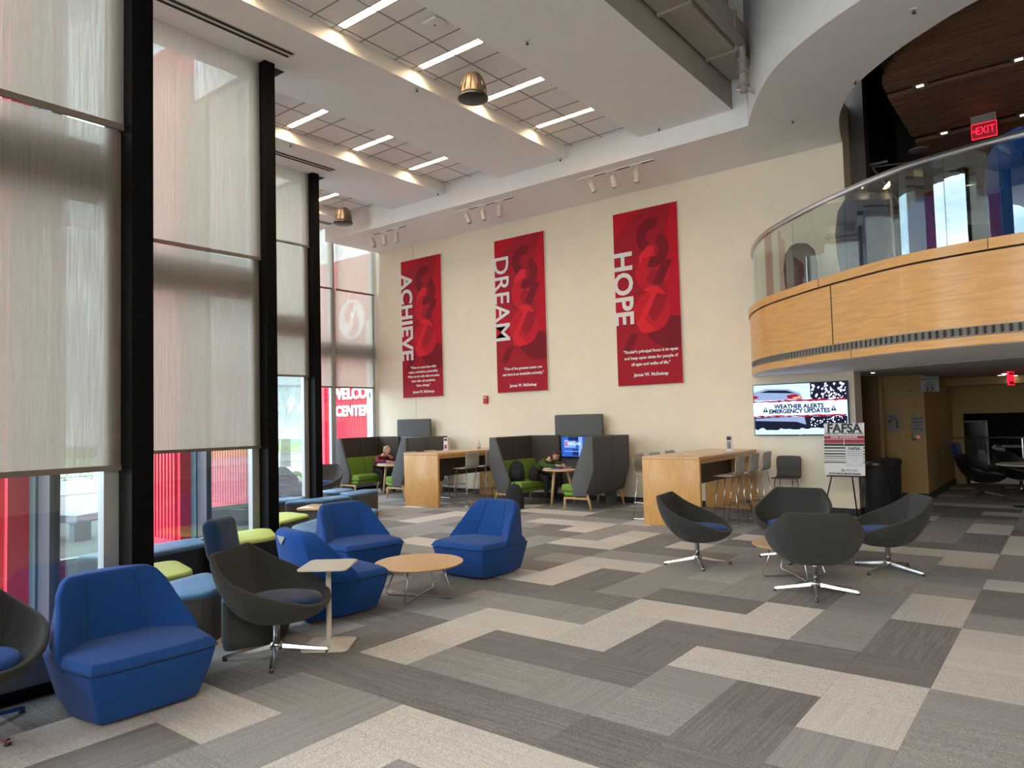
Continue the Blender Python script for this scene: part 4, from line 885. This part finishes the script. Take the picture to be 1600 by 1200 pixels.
# ---------------------------------------------------------------- bar tables and stools
def bar(xc, ya, yb_, lab):
    t = thing('bar_table', lab, 'table', (xc, ya, 0), 0, 'maple bar-height tables')
    L = yb_-ya; w_ = .475
    bx('end_panel', M_wood, -w_, w_, 0, .055, .0, 1.015, t, bevel=.003); bx('end_panel', M_wood, -w_, w_, L-.055, L, 0, 1.015, t, bevel=.003)
    bx('tabletop', M_woodt, -w_, w_, 0, L, 1.015, 1.06, t, bevel=.003)
    bx('apron', M_wood, -w_+.03, w_-.03, .06, L-.06, .95, 1.012, t)
    bx('modesty_panel', mat('dark_laminate', (.05, .032, .022), .5), -.03, .03, .06, L-.06, .56, .95, t)
    for q in (.28, .72): MB().box(-.10, .10, L*q-.05, L*q+.05, 1.06, 1.063).build('power_flap', M_steel, t)
    return t
bar(-4.965, 10.22, 12.66, 'maple bar table with grey stools right of the right booth'); bar(-10.41, 10.26, 12.66, 'maple bar table between the two green booths')
def stool(loc, rz, lab, m, seath=.74, backh=.32, chair=False, grp='grey bar stools'):
    t = thing('bar_stool' if not chair else 'side_chair', lab, 'stool' if not chair else 'chair', loc, rz, grp)
    # shell: seat and back in one curved sheet, forward +x
    prof = [(.20, seath-.012), (.15, seath+.005), (.0, seath-.01), (-.13, seath-.005), (-.185, seath+.03), (-.20, seath+.10), (-.19, seath+.18), (-.205, seath+backh*.8), (-.22, seath+backh)]
    ww = [.19, .215, .22, .215, .21, .205, .21, .215, .205]
    rows = []
    for (x, z), w_ in zip(prof, ww): rows.append([Vector((x+(.02 if abs(s) > .8 and z > seath+.02 else 0), s*w_, z)) for s in (-1, -.6, 0, .6, 1)])
    vs = [v for r in rows for v in r]; fs = [(i*5+k, i*5+k+1, (i+1)*5+k+1, (i+1)*5+k) for i in range(len(rows)-1) for k in range(4)]
    o = MB().add(vs, fs).build('seat_shell', m, t, smooth=True); sd = o.modifiers.new('s', 'SOLIDIFY'); sd.thickness = .014; sb = o.modifiers.new('ss', 'SUBSURF'); sb.levels = 1; sb.render_levels = 1
    sp_ = .03 if not chair else .04
    for sx in (1, -1):
        for sy in (1, -1):
            MB().tube([(sx*.13, sy*.14, seath-.02), (sx*(.20+sp_*0), sy*(.20), .004)], .0075, 8).build('leg', M_chrome, t, smooth=True)
    if not chair:
        q = .185; MB().tube([(q, -q, .27), (q, q, .27)], .006).tube([(-q, -q, .27), (-q, q, .27)], .006).tube([(q, q, .27), (-q, q, .27)], .006).tube([(q, -q, .27), (-q, -q, .27)], .006).build('footrest', M_chrome, t)
        q = .20; MB().tube([(q, -q, .01), (-q, -q, .01)], .007).build('floor_runner', M_chrome, t); MB().tube([(q, q, .01), (-q, q, .01)], .007).build('floor_runner', M_chrome, t)
    return t
for n_, y in enumerate((10.85, 11.45, 12.05)):
    o_ = ('nearest the camera', 'the middle one', 'nearest the wall')[n_]
    stool((-4.28, y, 0), PI, 'grey bar stool on the right side of the right bar table, %s' % o_, M_stool)
    stool((-5.66, y, 0), 0, 'grey bar stool on the left side of the right bar table, %s' % o_, M_stool)
    stool((-9.70, y-.02, 0), PI, 'grey bar stool on the right side of the left bar table, %s' % o_, M_stool)
    stool((-11.12, y, 0), 0, 'grey bar stool on the left side of the left bar table, %s' % o_, M_stool)
stool((-3.90, 12.35, 0), R(-90), 'dark grey side chair against the wall below the screen', M_chairp, .60, .36, True, 'side chairs')
bx_ = thing('table_card', 'tall white card stand on the right bar table', 'card stand', (-4.62, 11.75, 1.064), R(20))
MB().box(-.05, .05, -.05, .05, 0, .27).build('card', M_paper, bx_); bx('photo', M_signd, -.035, .035, -.0515, -.05, .19, .25, bx_); bx('print', mg, -.03, .03, -.0515, -.05, .05, .17, bx_); bx('print', mk, .05, .0515, -.035, .035, .06, .24, bx_)
bx_ = thing('table_card', 'tall white card stand on the left bar table', 'card stand', (-10.75, 11.4, 1.064), R(10))
MB().box(-.05, .05, -.05, .05, 0, .27).build('card', M_paper, bx_); bx('photo', M_signd, -.035, .035, -.0515, -.05, .20, .25, bx_); bx('print', mr, -.03, .03, -.0515, -.05, .03, .12, bx_)
bt = thing('spray_bottle', 'clear plastic bottle on the left bar table', 'bottle', (-10.45, 12.1, 1.064), 0)
mcl = mat('clear_plastic', (.7, .7, .7), .2); MB().lathe([(.04, 0), (.042, .1), (.015, .15), (.014, .17)], 16).build('bottle', mcl, bt, smooth=True); MB().box(-.05, .02, -.012, .012, .17, .20).build('nozzle', M_white, bt)
cbx = thing('power_cord', 'black cord with round plug under the right bar table', 'cord', (-4.55, 12.35, 0), 0)
MB().lathe([(.05, .16), (.05, .19)], 14, Matrix.Translation((0, 0, 0))).tube([(0, 0, .17), (.06, -.05, .06), (.15, -.1, .012), (.3, -.3, .012)], .006).build('cable', M_blackp, cbx)

# ---------------------------------------------------------------- booths
def booth(xc, lab_side):
    for s in (-1, 1):
        which = 'left' if s < 0 else 'right'
        t = thing('booth_settee', '%s high-walled settee of the %s' % (which, lab_side), 'settee', (xc, 11.1, 0), 0, 'green and charcoal booth settees')
        sx = s
        L = 1.32
        def PX_(pts): return [(sx*a, b) for a, b in pts]
        endp = PX_([(1.21, 1.34), (1.06, 1.34), (.72, .50), (.76, .26), (1.03, .26), (1.22, .76)])
        # end panel (front)
        MB().prism(endp, 0, .05, frame_xz(0, .05, 0)).build('end_panel', M_booth, t, bevel=.012, seg=2)
        outer = [(1.21, 1.34), (1.225, .76), (1.04, .27)]
        # back wall: two panels
        for k in range(2):
            y0 = .052+k*(L-.05)/2; y1 = y0+(L-.05)/2-.008
            rings = [[Vector((sx*a, y, z)) for a, z in ((1.21, 1.34), (1.225, .76), (1.04, .27), (.98, .27), (1.14, .76), (1.14, 1.34))] for y in (y0, y1)]
            MB().loft(rings).build('back_panel', [M_booth], t, bevel=.012)
            rings = [[Vector((sx*a, y, z)) for a, z in ((1.145, 1.33), (1.145, .80), (1.125, .80), (1.125, 1.33))] for y in (y0+.004, y1-.004)]
            MB().loft(rings).build('inner_lining', M_boothin, t)
        # wing at the wall
        rings = [[Vector((sx*a, y, z)) for a, z in ((1.20, 1.34), (.42, 1.34), (.42, .30), (1.05, .30), (1.20, .76))] for y in (L-.02, L+.04)]
        MB().loft(rings).build('rear_wing', M_boothin, t, bevel=.01)
        for k in range(2):
            y0 = .07+k*.62; y1 = y0+.60
            rings = [[Vector((sx*a, y, z)) for a, z in ((1.13, .86), (1.02, .86), (.90, .44), (.98, .44))] for y in (y0, y1)]
            MB().loft(rings).build('back_cushion', M_green, t, bevel=.02, seg=3)
        rings = [[Vector((sx*a, y, z)) for a, z in ((.96, .46), (.50, .47), (.46, .44), (.46, .34), (.96, .33))] for y in (.06, L-.04)]
        MB().loft(rings).build('seat_cushion', M_green, t, bevel=.03, seg=3)
        rings = [[Vector((sx*a, y, z)) for a, z in ((.98, .33), (.50, .33), (.52, .25), (.98, .25))] for y in (.07, L-.05)]
        MB().loft(rings).build('seat_rail', M_green, t, bevel=.02)
        for y in (.02, L-.12):
            fr = MB().prism(PX_([(1.06, .24), (.54, .24), (.54, .20), (1.04, .20)]), 0, .045, frame_xz(0, y+.045, 0)).build('leg_rail', M_leg, t, bevel=.008)
            MB().tube([(sx*1.0, y+.02, .36), (sx*1.07, y+.02, .22), (sx*1.14, y+.0, 0)], [.018, .028, .016], 10).build('leg', M_leg, t, smooth=True)
            MB().tube([(sx*.56, y+.02, .23), (sx*.555, y+.0, 0)], [.026, .018], 10).build('leg', M_leg, t, smooth=True)
    tb = thing('booth_table', 'rounded maple table inside the ' + lab_side, 'table', (xc+.12, 11.85, 0), 0, 'booth tables')
    MB().prism([(x*1.15, y*1.35) for x, y in rsq(.36, .30, 8)], .675, .705).build('tabletop', M_woodt, tb, bevel=.008)
    MB().tube([(-.10, -.26, .68), (-.14, -.33, 0)], [.034, .026], 12).build('leg', M_leg, tb, smooth=True); MB().tube([(.10, -.1, .68), (.14, .1, 0)], [.034, .026], 12).build('leg', M_leg, tb, smooth=True)
    mp_ = thing('media_panel', 'upholstered grey media panel behind the ' + lab_side, 'panel', (xc, 12.50, 0), 0, 'booth media panels')
    MB().box(-.585, .585, .0, .07, .25, 1.76).build('panel', M_booth, mp_, bevel=.035, seg=3)
    return tb
booth(-8.10, 'booth between the two bar tables'); booth(-12.92, 'far left booth by the end window')
def small_tv(x, lab, big):
    t = tv((x, 12.49, 1.10), 0, .80 if big else .62, .46, lab)
    mb1 = emis('desk_blue', (.02, .07, .32), .9); mb2 = emis('desk_light', (.16, .28, .62), .8); mb3 = emis('desk_dark', (.01, .02, .09), .8)
    for (a, b, c, d), m in (((-.37, .37, -.20, .20), mb1), ((-.30, -.02, -.02, .14), mb2), ((-.2, .1, .12, .2), mb3), ((.05, .14, -.2, .2), mb2), ((.2, .36, -.2, .2), mb3), ((-.1, .05, -.18, -.05), mb3), ((-.3, .05, -.10, -.085), mb2)):
        bx('screen_shape', m, a, b, -.0525-.001*len(t.children), -.0515-.001*len(t.children), c, d, t)
    MB().prism(seg_arc(-.24, .06, .018, .04, 60, 400, 16), 0, .001, frame_xz(0, -.062, 0)).build('screen_emblem', emis('desk_red', (.7, .05, .05), .6), t)
    text('screen_word', 'SINCLAIR', .075, emis('desk_white', (.5, .6, .9), .8), t, frame_xz(-.05, -.063, .06), ext=.0003, bold=.002)
small_tv(-8.10, 'blue screen on the media panel of the booth between the bar tables', True); small_tv(-12.92, 'blue screen on the media panel of the far left booth', True)

# ---------------------------------------------------------------- people
def skin_body(name, nodes, edges, regs, mats, parent=None):
    """nodes: name->(pos, r, region)"""
    names = list(nodes); ix = {n: i for i, n in enumerate(names)}
    me = bpy.data.meshes.new(name); me.from_pydata([nodes[n][0] for n in names], [(ix[a], ix[b]) for a, b in edges], []); me.update()
    o = bpy.data.objects.new(name, me); C.objects.link(o)
    sk = o.modifiers.new('skin', 'SKIN'); sk.use_smooth_shade = True
    for i, n in enumerate(names):
        r = nodes[n][1]; me.skin_vertices[0].data[i].radius = (r if isinstance(r, tuple) else (r, r)); 
    me.skin_vertices[0].data[0].use_root = True
    sb = o.modifiers.new('sub', 'SUBSURF'); sb.levels = 2; sb.render_levels = 2
    bpy.context.view_layer.update()
    m2 = bpy.data.meshes.new_from_object(o.evaluated_get(bpy.context.evaluated_depsgraph_get()))
    bpy.data.objects.remove(o)
    m2.materials.clear()
    for q in mats: m2.materials.append(q)
    es = [(Vector(nodes[a][0]), Vector(nodes[b][0]), nodes[b][2]) for a, b in edges]
    for p in m2.polygons:
        c = p.center; best = (9, 0)
        for a, b, rg in es:
            ab = b-a; tt = max(0, min(1, (c-a).dot(ab)/max(1e-9, ab.dot(ab)))); d = (c-(a+ab*tt)).length
            if d < best[0]: best = (d, rg)
        p.material_index = best[1]; p.use_smooth = True
    o = bpy.data.objects.new(name, m2); C.objects.link(o)
    if parent: o.parent = parent
    return o
def hand(nodes, edges, wrist, base, d, side, up_, n):
    d = Vector(d).normalized(); s = Vector(side).normalized(); u = Vector(up_).normalized(); b = Vector(base)
    nodes[n+'palm'] = (b+d*.045, .026, 0); edges.append((wrist, n+'palm'))
    for k, (off, ln) in enumerate(((-.03, .065), (-.01, .078), (.012, .072), (.032, .055))):
        p = b+d*.085+s*off; nodes['%sf%da' % (n, k)] = (p, .0095, 0); nodes['%sf%db' % (n, k)] = (p+d*ln*.55-u*.008, .0085, 0); nodes['%sf%dc' % (n, k)] = (p+d*ln*.9-u*.03, .0075, 0)
        edges += [(n+'palm', '%sf%da' % (n, k)), ('%sf%da' % (n, k), '%sf%db' % (n, k)), ('%sf%db' % (n, k), '%sf%dc' % (n, k))]
    p = b+d*.03-s*.03; nodes[n+'ta'] = (p-s*.012+d*.01, .011, 0); nodes[n+'tb'] = (p-s*.028+d*.04, .009, 0); edges += [(n+'palm', n+'ta'), (n+'ta', n+'tb')]
def person(loc, rz, lab, top, hairm, lean, chin, long_hair):
    # local: facing +x, hip at (0,0,.50)
    t = thing('person', lab, 'person', loc, rz)
    hx = .0; sh = Vector((lean*.42, 0, .93-.14*lean)); nk = Vector((lean*.50+.03, 0, 1.01-.17*lean)); hd = nk+Vector((.09+.06*lean, 0, .09-.05*lean))
    nodes = {'pel': ((0, 0, .53), (.15, .13), 2), 'bel': ((lean*.14, 0, .68), (.135, .12), 1), 'chest': ((lean*.32, 0, .83-.07*lean), (.15, .12), 1), 'nb': (tuple(sh), .08, 1), 'nk0': (tuple(sh.lerp(nk, .6)), .06, 1), 'neck': (tuple(nk+Vector((.02, 0, .03))), .05, 0)}
    edges = [('pel', 'bel'), ('bel', 'chest'), ('chest', 'nb'), ('nb', 'nk0'), ('nk0', 'neck')]
    for s, n in ((1, 'l'), (-1, 'r')):
        nodes[n+'hip'] = ((.02, s*.10, .52), .092, 2); nodes[n+'kn'] = ((.42, s*.13, .50), .065, 2); nodes[n+'cf'] = ((.40, s*.13, .28), .055, 2); nodes[n+'an'] = ((.38, s*.13, .09), .040, 2); nodes[n+'toe'] = ((.54, s*.14, .045), .036, 2)
        edges += [('pel', n+'hip'), (n+'hip', n+'kn'), (n+'kn', n+'cf'), (n+'cf', n+'an'), (n+'an', n+'toe')]
        sp_ = Vector((sh.x-.01, s*.17, sh.z-.03)); el = Vector((sh.x+.17, s*.24, .76))
        wr = Vector((hd.x+.06, s*.07, hd.z-.12)) if (chin and s > 0) else Vector((sh.x+.36, s*.08, .755))
        nodes[n+'sh'] = (tuple(sp_), .062, 1); nodes[n+'el'] = (tuple(el), .046, 1); nodes[n+'wr0'] = (tuple(el.lerp(wr, .85)), .036, 1); nodes[n+'wr'] = (tuple(wr), .026, 0)
        edges += [('nb', n+'sh'), (n+'sh', n+'el'), (n+'el', n+'wr0'), (n+'wr0', n+'wr')]
        d = (wr-el).normalized(); hand(nodes, edges, n+'wr', wr, d, (0, s, 0), (0, 0, 1), n)
    body = skin_body('body', nodes, edges, None, [M_skin, top, M_trous], t)
    # head
    def ell(c, rx, ry, rz_, m, nm, par, f=None, tilt=0):
        bm = bmesh.new(); bmesh.ops.create_uvsphere(bm, u_segments=24, v_segments=16, radius=1)
        Mx = Matrix.Translation(c) @ Matrix.Rotation(tilt, 4, 'Y')
        for v in bm.verts:
            if f: v.co = f(v.co)
            v.co = Mx @ Vector((v.co.x*rx, v.co.y*ry, v.co.z*rz_))
        me = bpy.data.meshes.new(nm); bm.to_mesh(me); bm.free(); me.materials.append(m)
        for p in me.polygons: p.use_smooth = True
        o = bpy.data.objects.new(nm, me); C.objects.link(o); o.parent = par; return o
    tilt = .25+.5*lean
    def jaw(v):
        k = max(0, -v.z); return Vector((v.x*(1-.12*k), v.y*(1-.32*k), v.z))
    hdp = hd+Vector((.0, 0, .03))
    h = ell(hdp, .092, .074, .115, M_skin, 'head', t, jaw, tilt)
    Mx = Matrix.Translation(hdp) @ Matrix.Rotation(tilt, 4, 'Y')
    MB().add([Mx @ Vector(p) for p in ((.085, 0, .02), (.112, 0, -.022), (.088, .015, -.025), (.088, -.015, -.025))], [(0, 1, 2), (0, 3, 1), (1, 3, 2), (0, 2, 3)]).build('nose', M_skin, h, smooth=True)
    for s in (-1, 1):
        ell(Mx @ Vector((.078, s*.030, .008)), .010, .013, .008, M_signd, 'eye', h); ell(Mx @ Vector((0, s*.074, -.005)), .016, .010, .028, M_skin, 'ear', h)
    ell(Mx @ Vector((.080, 0, -.052)), .010, .022, .006, mat('lips', (.40, .12, .10), .5), 'mouth', h)
    def cap(v):
        if v.x > .35 and v.z < .55: return Vector((.30, v.y*.97, v.z))
        return v
    ell(hdp+Vector((-.012, 0, .012)), .100, .086, .118, hairm, 'hair', h, cap, tilt)
    if long_hair: ell(Mx @ Vector((-.12, 0, .0)), .035, .03, .045, hairm, 'hair_bun', h)
    else:
        for k in range(5): ell(Mx @ Vector((.045, (k-2)*.03, .085)), .045, .022, .03, hairm, 'hair_lock', h)
    return t
person((-13.62, 11.95, 0), R(-8), 'person in maroon hoodie seated in the far left booth, hand at chin', M_maroon, M_hairb, .55, True, True)
person((-8.78, 11.95, 0), R(-8), 'person in an olive green top seated in the right booth, bent over a book', M_olive, M_hairk, .75, False, False)
# things on booth tables
bk1 = thing('open_book', 'open white and blue book on the table of the right booth', 'book', (-8.18, 11.70, .709), R(10)); MB().box(-.16, .0, -.11, .11, 0, .012).build('page_block', M_paper, bk1); MB().box(.0, .18, -.11, .11, 0, .016).build('cover', M_bluebook, bk1)
bk2 = thing('notebook', 'papers and blue notebook on the table of the far left booth', 'notebook', (-13.0, 11.66, .709), R(5)); MB().box(-.17, .13, -.11, .11, 0, .012).build('pages', M_paper, bk2); MB().box(-.10, .08, -.08, .08, .012, .022).build('cover', M_bluebook, bk2)
lp = thing('laptop', 'black laptop on the table of the right booth', 'laptop', (-7.72, 12.0, .709), R(-20)); MB().box(-.12, .12, -.16, .16, 0, .015).build('keyboard_base', M_blackp, lp); MB().box(.10, .115, -.16, .16, .015, .23).build('display', M_blackp, lp)
def backpack(loc, rz, lab, s=1, tilt=0):
    t = thing('backpack', lab, 'bag', loc, rz); t.rotation_euler = (0, tilt, rz)
    rings = []
    for z, w_, d_ in ((0, .14, .09), (.03, .17, .12), (.2, .17, .13), (.34, .14, .10), (.42, .08, .06), (.44, .02, .02)):
        rings.append([Vector((s*d_*math.copysign(abs(math.cos(a))**.55, math.cos(a)) - s*.12*z, s*w_*math.copysign(abs(math.sin(a))**.55, math.sin(a)), s*z)) for a in [2*PI*k/24 for k in range(24)]])
    MB().loft(rings).build('bag_body', M_trous, t, smooth=True)
    MB().box(-.05*s+.12*s, .15*s, -.11*s, .11*s, .05*s, .22*s).build('front_pocket', M_trous, t, bevel=.02)
    for q in (-1, 1): MB().tube([(-.08*s, q*.07*s, .36*s), (-.2*s, q*.08*s, .25*s), (-.17*s, q*.09*s, .08*s), (-.09*s, q*.1*s, .04*s)], .012*s, 6).build('strap', M_blackp, t, smooth=True)
    MB().tube([(-.03*s, -.03*s, .43*s), (0, 0, .48*s), (.02*s, .03*s, .43*s)], .008*s, 6).build('handle', M_blackp, t)
backpack((-8.50, 10.85, 0), R(-50), 'black backpack on the floor in front of the left settee of the right booth', 1.05)
backpack((-8.85, 11.38, .475), R(-60), 'black bag on the green seat of the right booth', .9)
backpack((-8.60, 11.62, .475), R(-40), 'smaller black bag on the green seat beside the person', .6)
sb_ = thing('waste_bin', 'small grey waste bin on the floor behind the right booth', 'bin', (-7.25, 12.3, 0), 0); MB().lathe([(.10, 0), (.12, .25)], 20).build('bin_body', M_greyp, sb_)

# ---------------------------------------------------------------- outdoors
gr = struct(MB().box(-90, -14.75, -40, 90, -.3, -.16).build('ground_lawn', M_grass))
pv = struct(MB().prism([(-30, -14), (-2.4, -14), (-2.4, -.8), (-5.45, -.8), (-5.45, 2.3), (-8.42, 2.3), (-8.42, 5.3), (-11.5, 5.3), (-11.5, 8.3), (-14.62, 8.3), (-14.62, 24), (-22, 24), (-30, 24)], -.2, -.10).build('ground_pavers', mat('paver_joint', (.34, .28, .29), .95)))
brick = [mat('paver_pink', (.36, .26, .28), .9, noise=.1, nscale=6), mat('paver_mauve', (.30, .22, .26), .9, noise=.1, nscale=6)]
pm = MB()
for i in range(-60, 40):
    for j in range(0, 70):
        y = 2+i*.21; x = -6.0-j*.42-(i % 2)*.21
        if y > 14 or x < -22: continue
        xl = -5.5 if y < 2.25 else (-8.47 if y < 5.25 else (-11.55 if y < 8.25 else -14.68))
        if x+.2 > xl: continue
        pm.cur = (i*3+j*7) % 2; pm.add([(x-.2, y-.1, -.094), (x+.2, y-.1, -.094), (x+.2, y+.1, -.094), (x-.2, y+.1, -.094)], [(0, 1, 2, 3)])
pm.build('paver_bricks', brick, pv, kind='stuff')
bx('path_edge', M_curb, -22.3, -21.9, -14, 30, -.2, -.06, gr); bx('pale_strip', M_curb, -17.2, -16.9, -14, 30, -.12, -.085, pv)
rd = struct(bx('ground_road', M_road, -38, -30.5, -40, 90, -.17, -.13)); bx('kerb', M_curb, -30.5, -30.2, -40, 90, -.18, -.05, rd); bx('kerb', M_curb, -38.3, -38, -40, 90, -.18, -.05, rd)
def tree(loc, h, lab, seed):
    rnd = random.Random(seed); t = thing('bare_tree', lab, 'tree', loc, 0, 'bare trees outside')
    tk = MB(); brn = MB()
    def grow(p, d, L, r, lv):
        q = p+d*L; mid = p+d*L*.5+Vector((rnd.uniform(-1, 1), rnd.uniform(-1, 1), 0))*L*.06
        (tk if lv == 0 else brn).tube([p, mid, q], [r, r*.85, r*.65], 6 if lv < 2 else 4, cap=False)
        if lv >= 5: return
        for k in range(3 if lv < 4 else 2):
            a = rnd.uniform(0, 2*PI); sp2 = rnd.uniform(.35, .8); u = d.orthogonal().normalized(); v = d.cross(u)
            nd = (d + (u*math.cos(a)+v*math.sin(a))*sp2 + Vector((0, 0, .12))).normalized(); grow(p+d*L*rnd.uniform(.65, 1), nd, L*rnd.uniform(.62, .8), r*.6, lv+1)
    grow(Vector((0, 0, 0)), Vector((0, 0, 1)), h*.28, h*.028, 0)
    tk.build('trunk', M_bark, t, smooth=True); brn.build('branches', M_bark, t, smooth=True)
tree((-27.0, 18.5, -.2), 8.5, 'bare tree seen through the third window', 1); tree((-26, 24.5, -.2), 7.5, 'bare tree seen left of the red sign wall', 2); tree((-22.5, 12.6, -.2), 4.2, 'small bare tree seen through the second window', 5); tree((-45, 30, -.2), 10, 'far bare tree across the road', 8); tree((-46, 22, -.2), 9, 'far bare tree across the road, left of the other', 11)
for n_, (x, y, s) in enumerate(((-20.5, 11.6, .5), (-19.5, 10.2, .42), (-28.5, 10.9, .5), (-19, 13.4, .4))):
    t = thing('shrub', 'low yellow-green shrub outside, %s' % ('beyond the second window', 'nearer the second window', 'on the verge beyond the nearest window', 'beyond the third window')[n_], 'shrub', (x, y, -.1), 0)
    m_ = MB()
    rnd = random.Random(n_)
    for _ in range(220):
        a = rnd.uniform(0, 2*PI); b = rnd.uniform(0, PI/2); r = s*rnd.uniform(.75, 1); p = Vector((r*math.cos(a)*math.cos(b), r*math.sin(a)*math.cos(b), r*math.sin(b)*.9)); q = Vector((rnd.uniform(-1, 1), rnd.uniform(-1, 1), rnd.uniform(-1, 1)))*.06; u = Vector((rnd.uniform(-1, 1), rnd.uniform(-1, 1), rnd.uniform(-1, 1)))*.04
        m_.add([p-q, p+u, p+q, p-u], [(0, 1, 2, 3)])
    m_.build('foliage', M_shrub, t)
# far building
fb = thing('far_building', 'long low grey building across the road', 'building', (-70, 30, 0), R(0))
bx('block', M_bldg, -8, 8, -34, 18, -.2, 9.5, fb); bx('block', M_bldg, -9, 7, 10, 40, -.2, 12.5, fb)
for k in range(18):
    for z in (1.4, 4.6): 
        if z < 9: bx('window_band', M_bwin, 7.95 if k < 17 else 7.95, 8.03, -33+k*2.7, -31+k*2.7, z, z+1.5, fb)
# red sign wall
sw = thing('sign_wall', 'red corrugated wall with white WELCOME CENTER letters outside the end window', 'wall', (-20.2, 15.5, 0), 0)
bx('wall_body', M_red, 0, 6.4, 0, .3, -.2, 7.2, sw)
nr = 52
for k in range(nr):
    bx('rib', M_red, .05+k*.085, .085+k*.085, -.03, 0, -.2, 7.2, sw)
bx('brick_pier', mat('pale_brick', (.55, .50, .46), .9, noise=.15, nscale=14), 2.13, 2.75, -.05, 0, -.2, 5.0, sw)
bx('corner_post', M_red, -.25, 0, -.1, .3, -.2, 7.2, sw)
text('letters', 'WELCOME', .50, M_letter, sw, frame_xz(.38, -.05, 2.66), ext=.02, bold=.02, align='LEFT', sx=1.0); text('letters', 'CENTER', .46, M_letter, sw, frame_xz(.55, -.05, 2.09), ext=.02, bold=.02, align='LEFT', sx=1.0)
text('letters', 'WELCOME', .50, M_letter, sw, frame_xz(.38, -.05, 2.66), ext=.02, bold=.02, align='LEFT', sx=1.0) if False else None
ml = mat('logo_white_disc', (.75, .74, .72), .6)
MB().prism(seg_arc(1.45, 5.13, 0, .66, 0, 360, 40), 0, .03, frame_xz(0, -.035, 0)).build('emblem_disc', ml, sw)
MB().prism(seg_arc(1.48, 5.30, .13, .36, 70, 235), 0, .03, frame_xz(0, -.07, 0)).build('emblem_curve', M_red, sw); MB().prism(seg_arc(1.46, 4.96, .13, .36, -110, 55), 0, .03, frame_xz(0, -.07, 0)).build('emblem_curve', M_red, sw)
tbn = thing('outdoor_bench', 'dark green block bench on the brick paving outside the nearest window', 'bench', (-12.6, 4.6, -.1), R(20)); MB().box(-.5, .5, -.2, .2, .38, .5).build('seat', M_darkp, tbn); bx('leg', M_darkp, -.4, -.3, -.15, .15, 0, .38, tbn); bx('leg', M_darkp, .3, .4, -.15, .15, 0, .38, tbn)
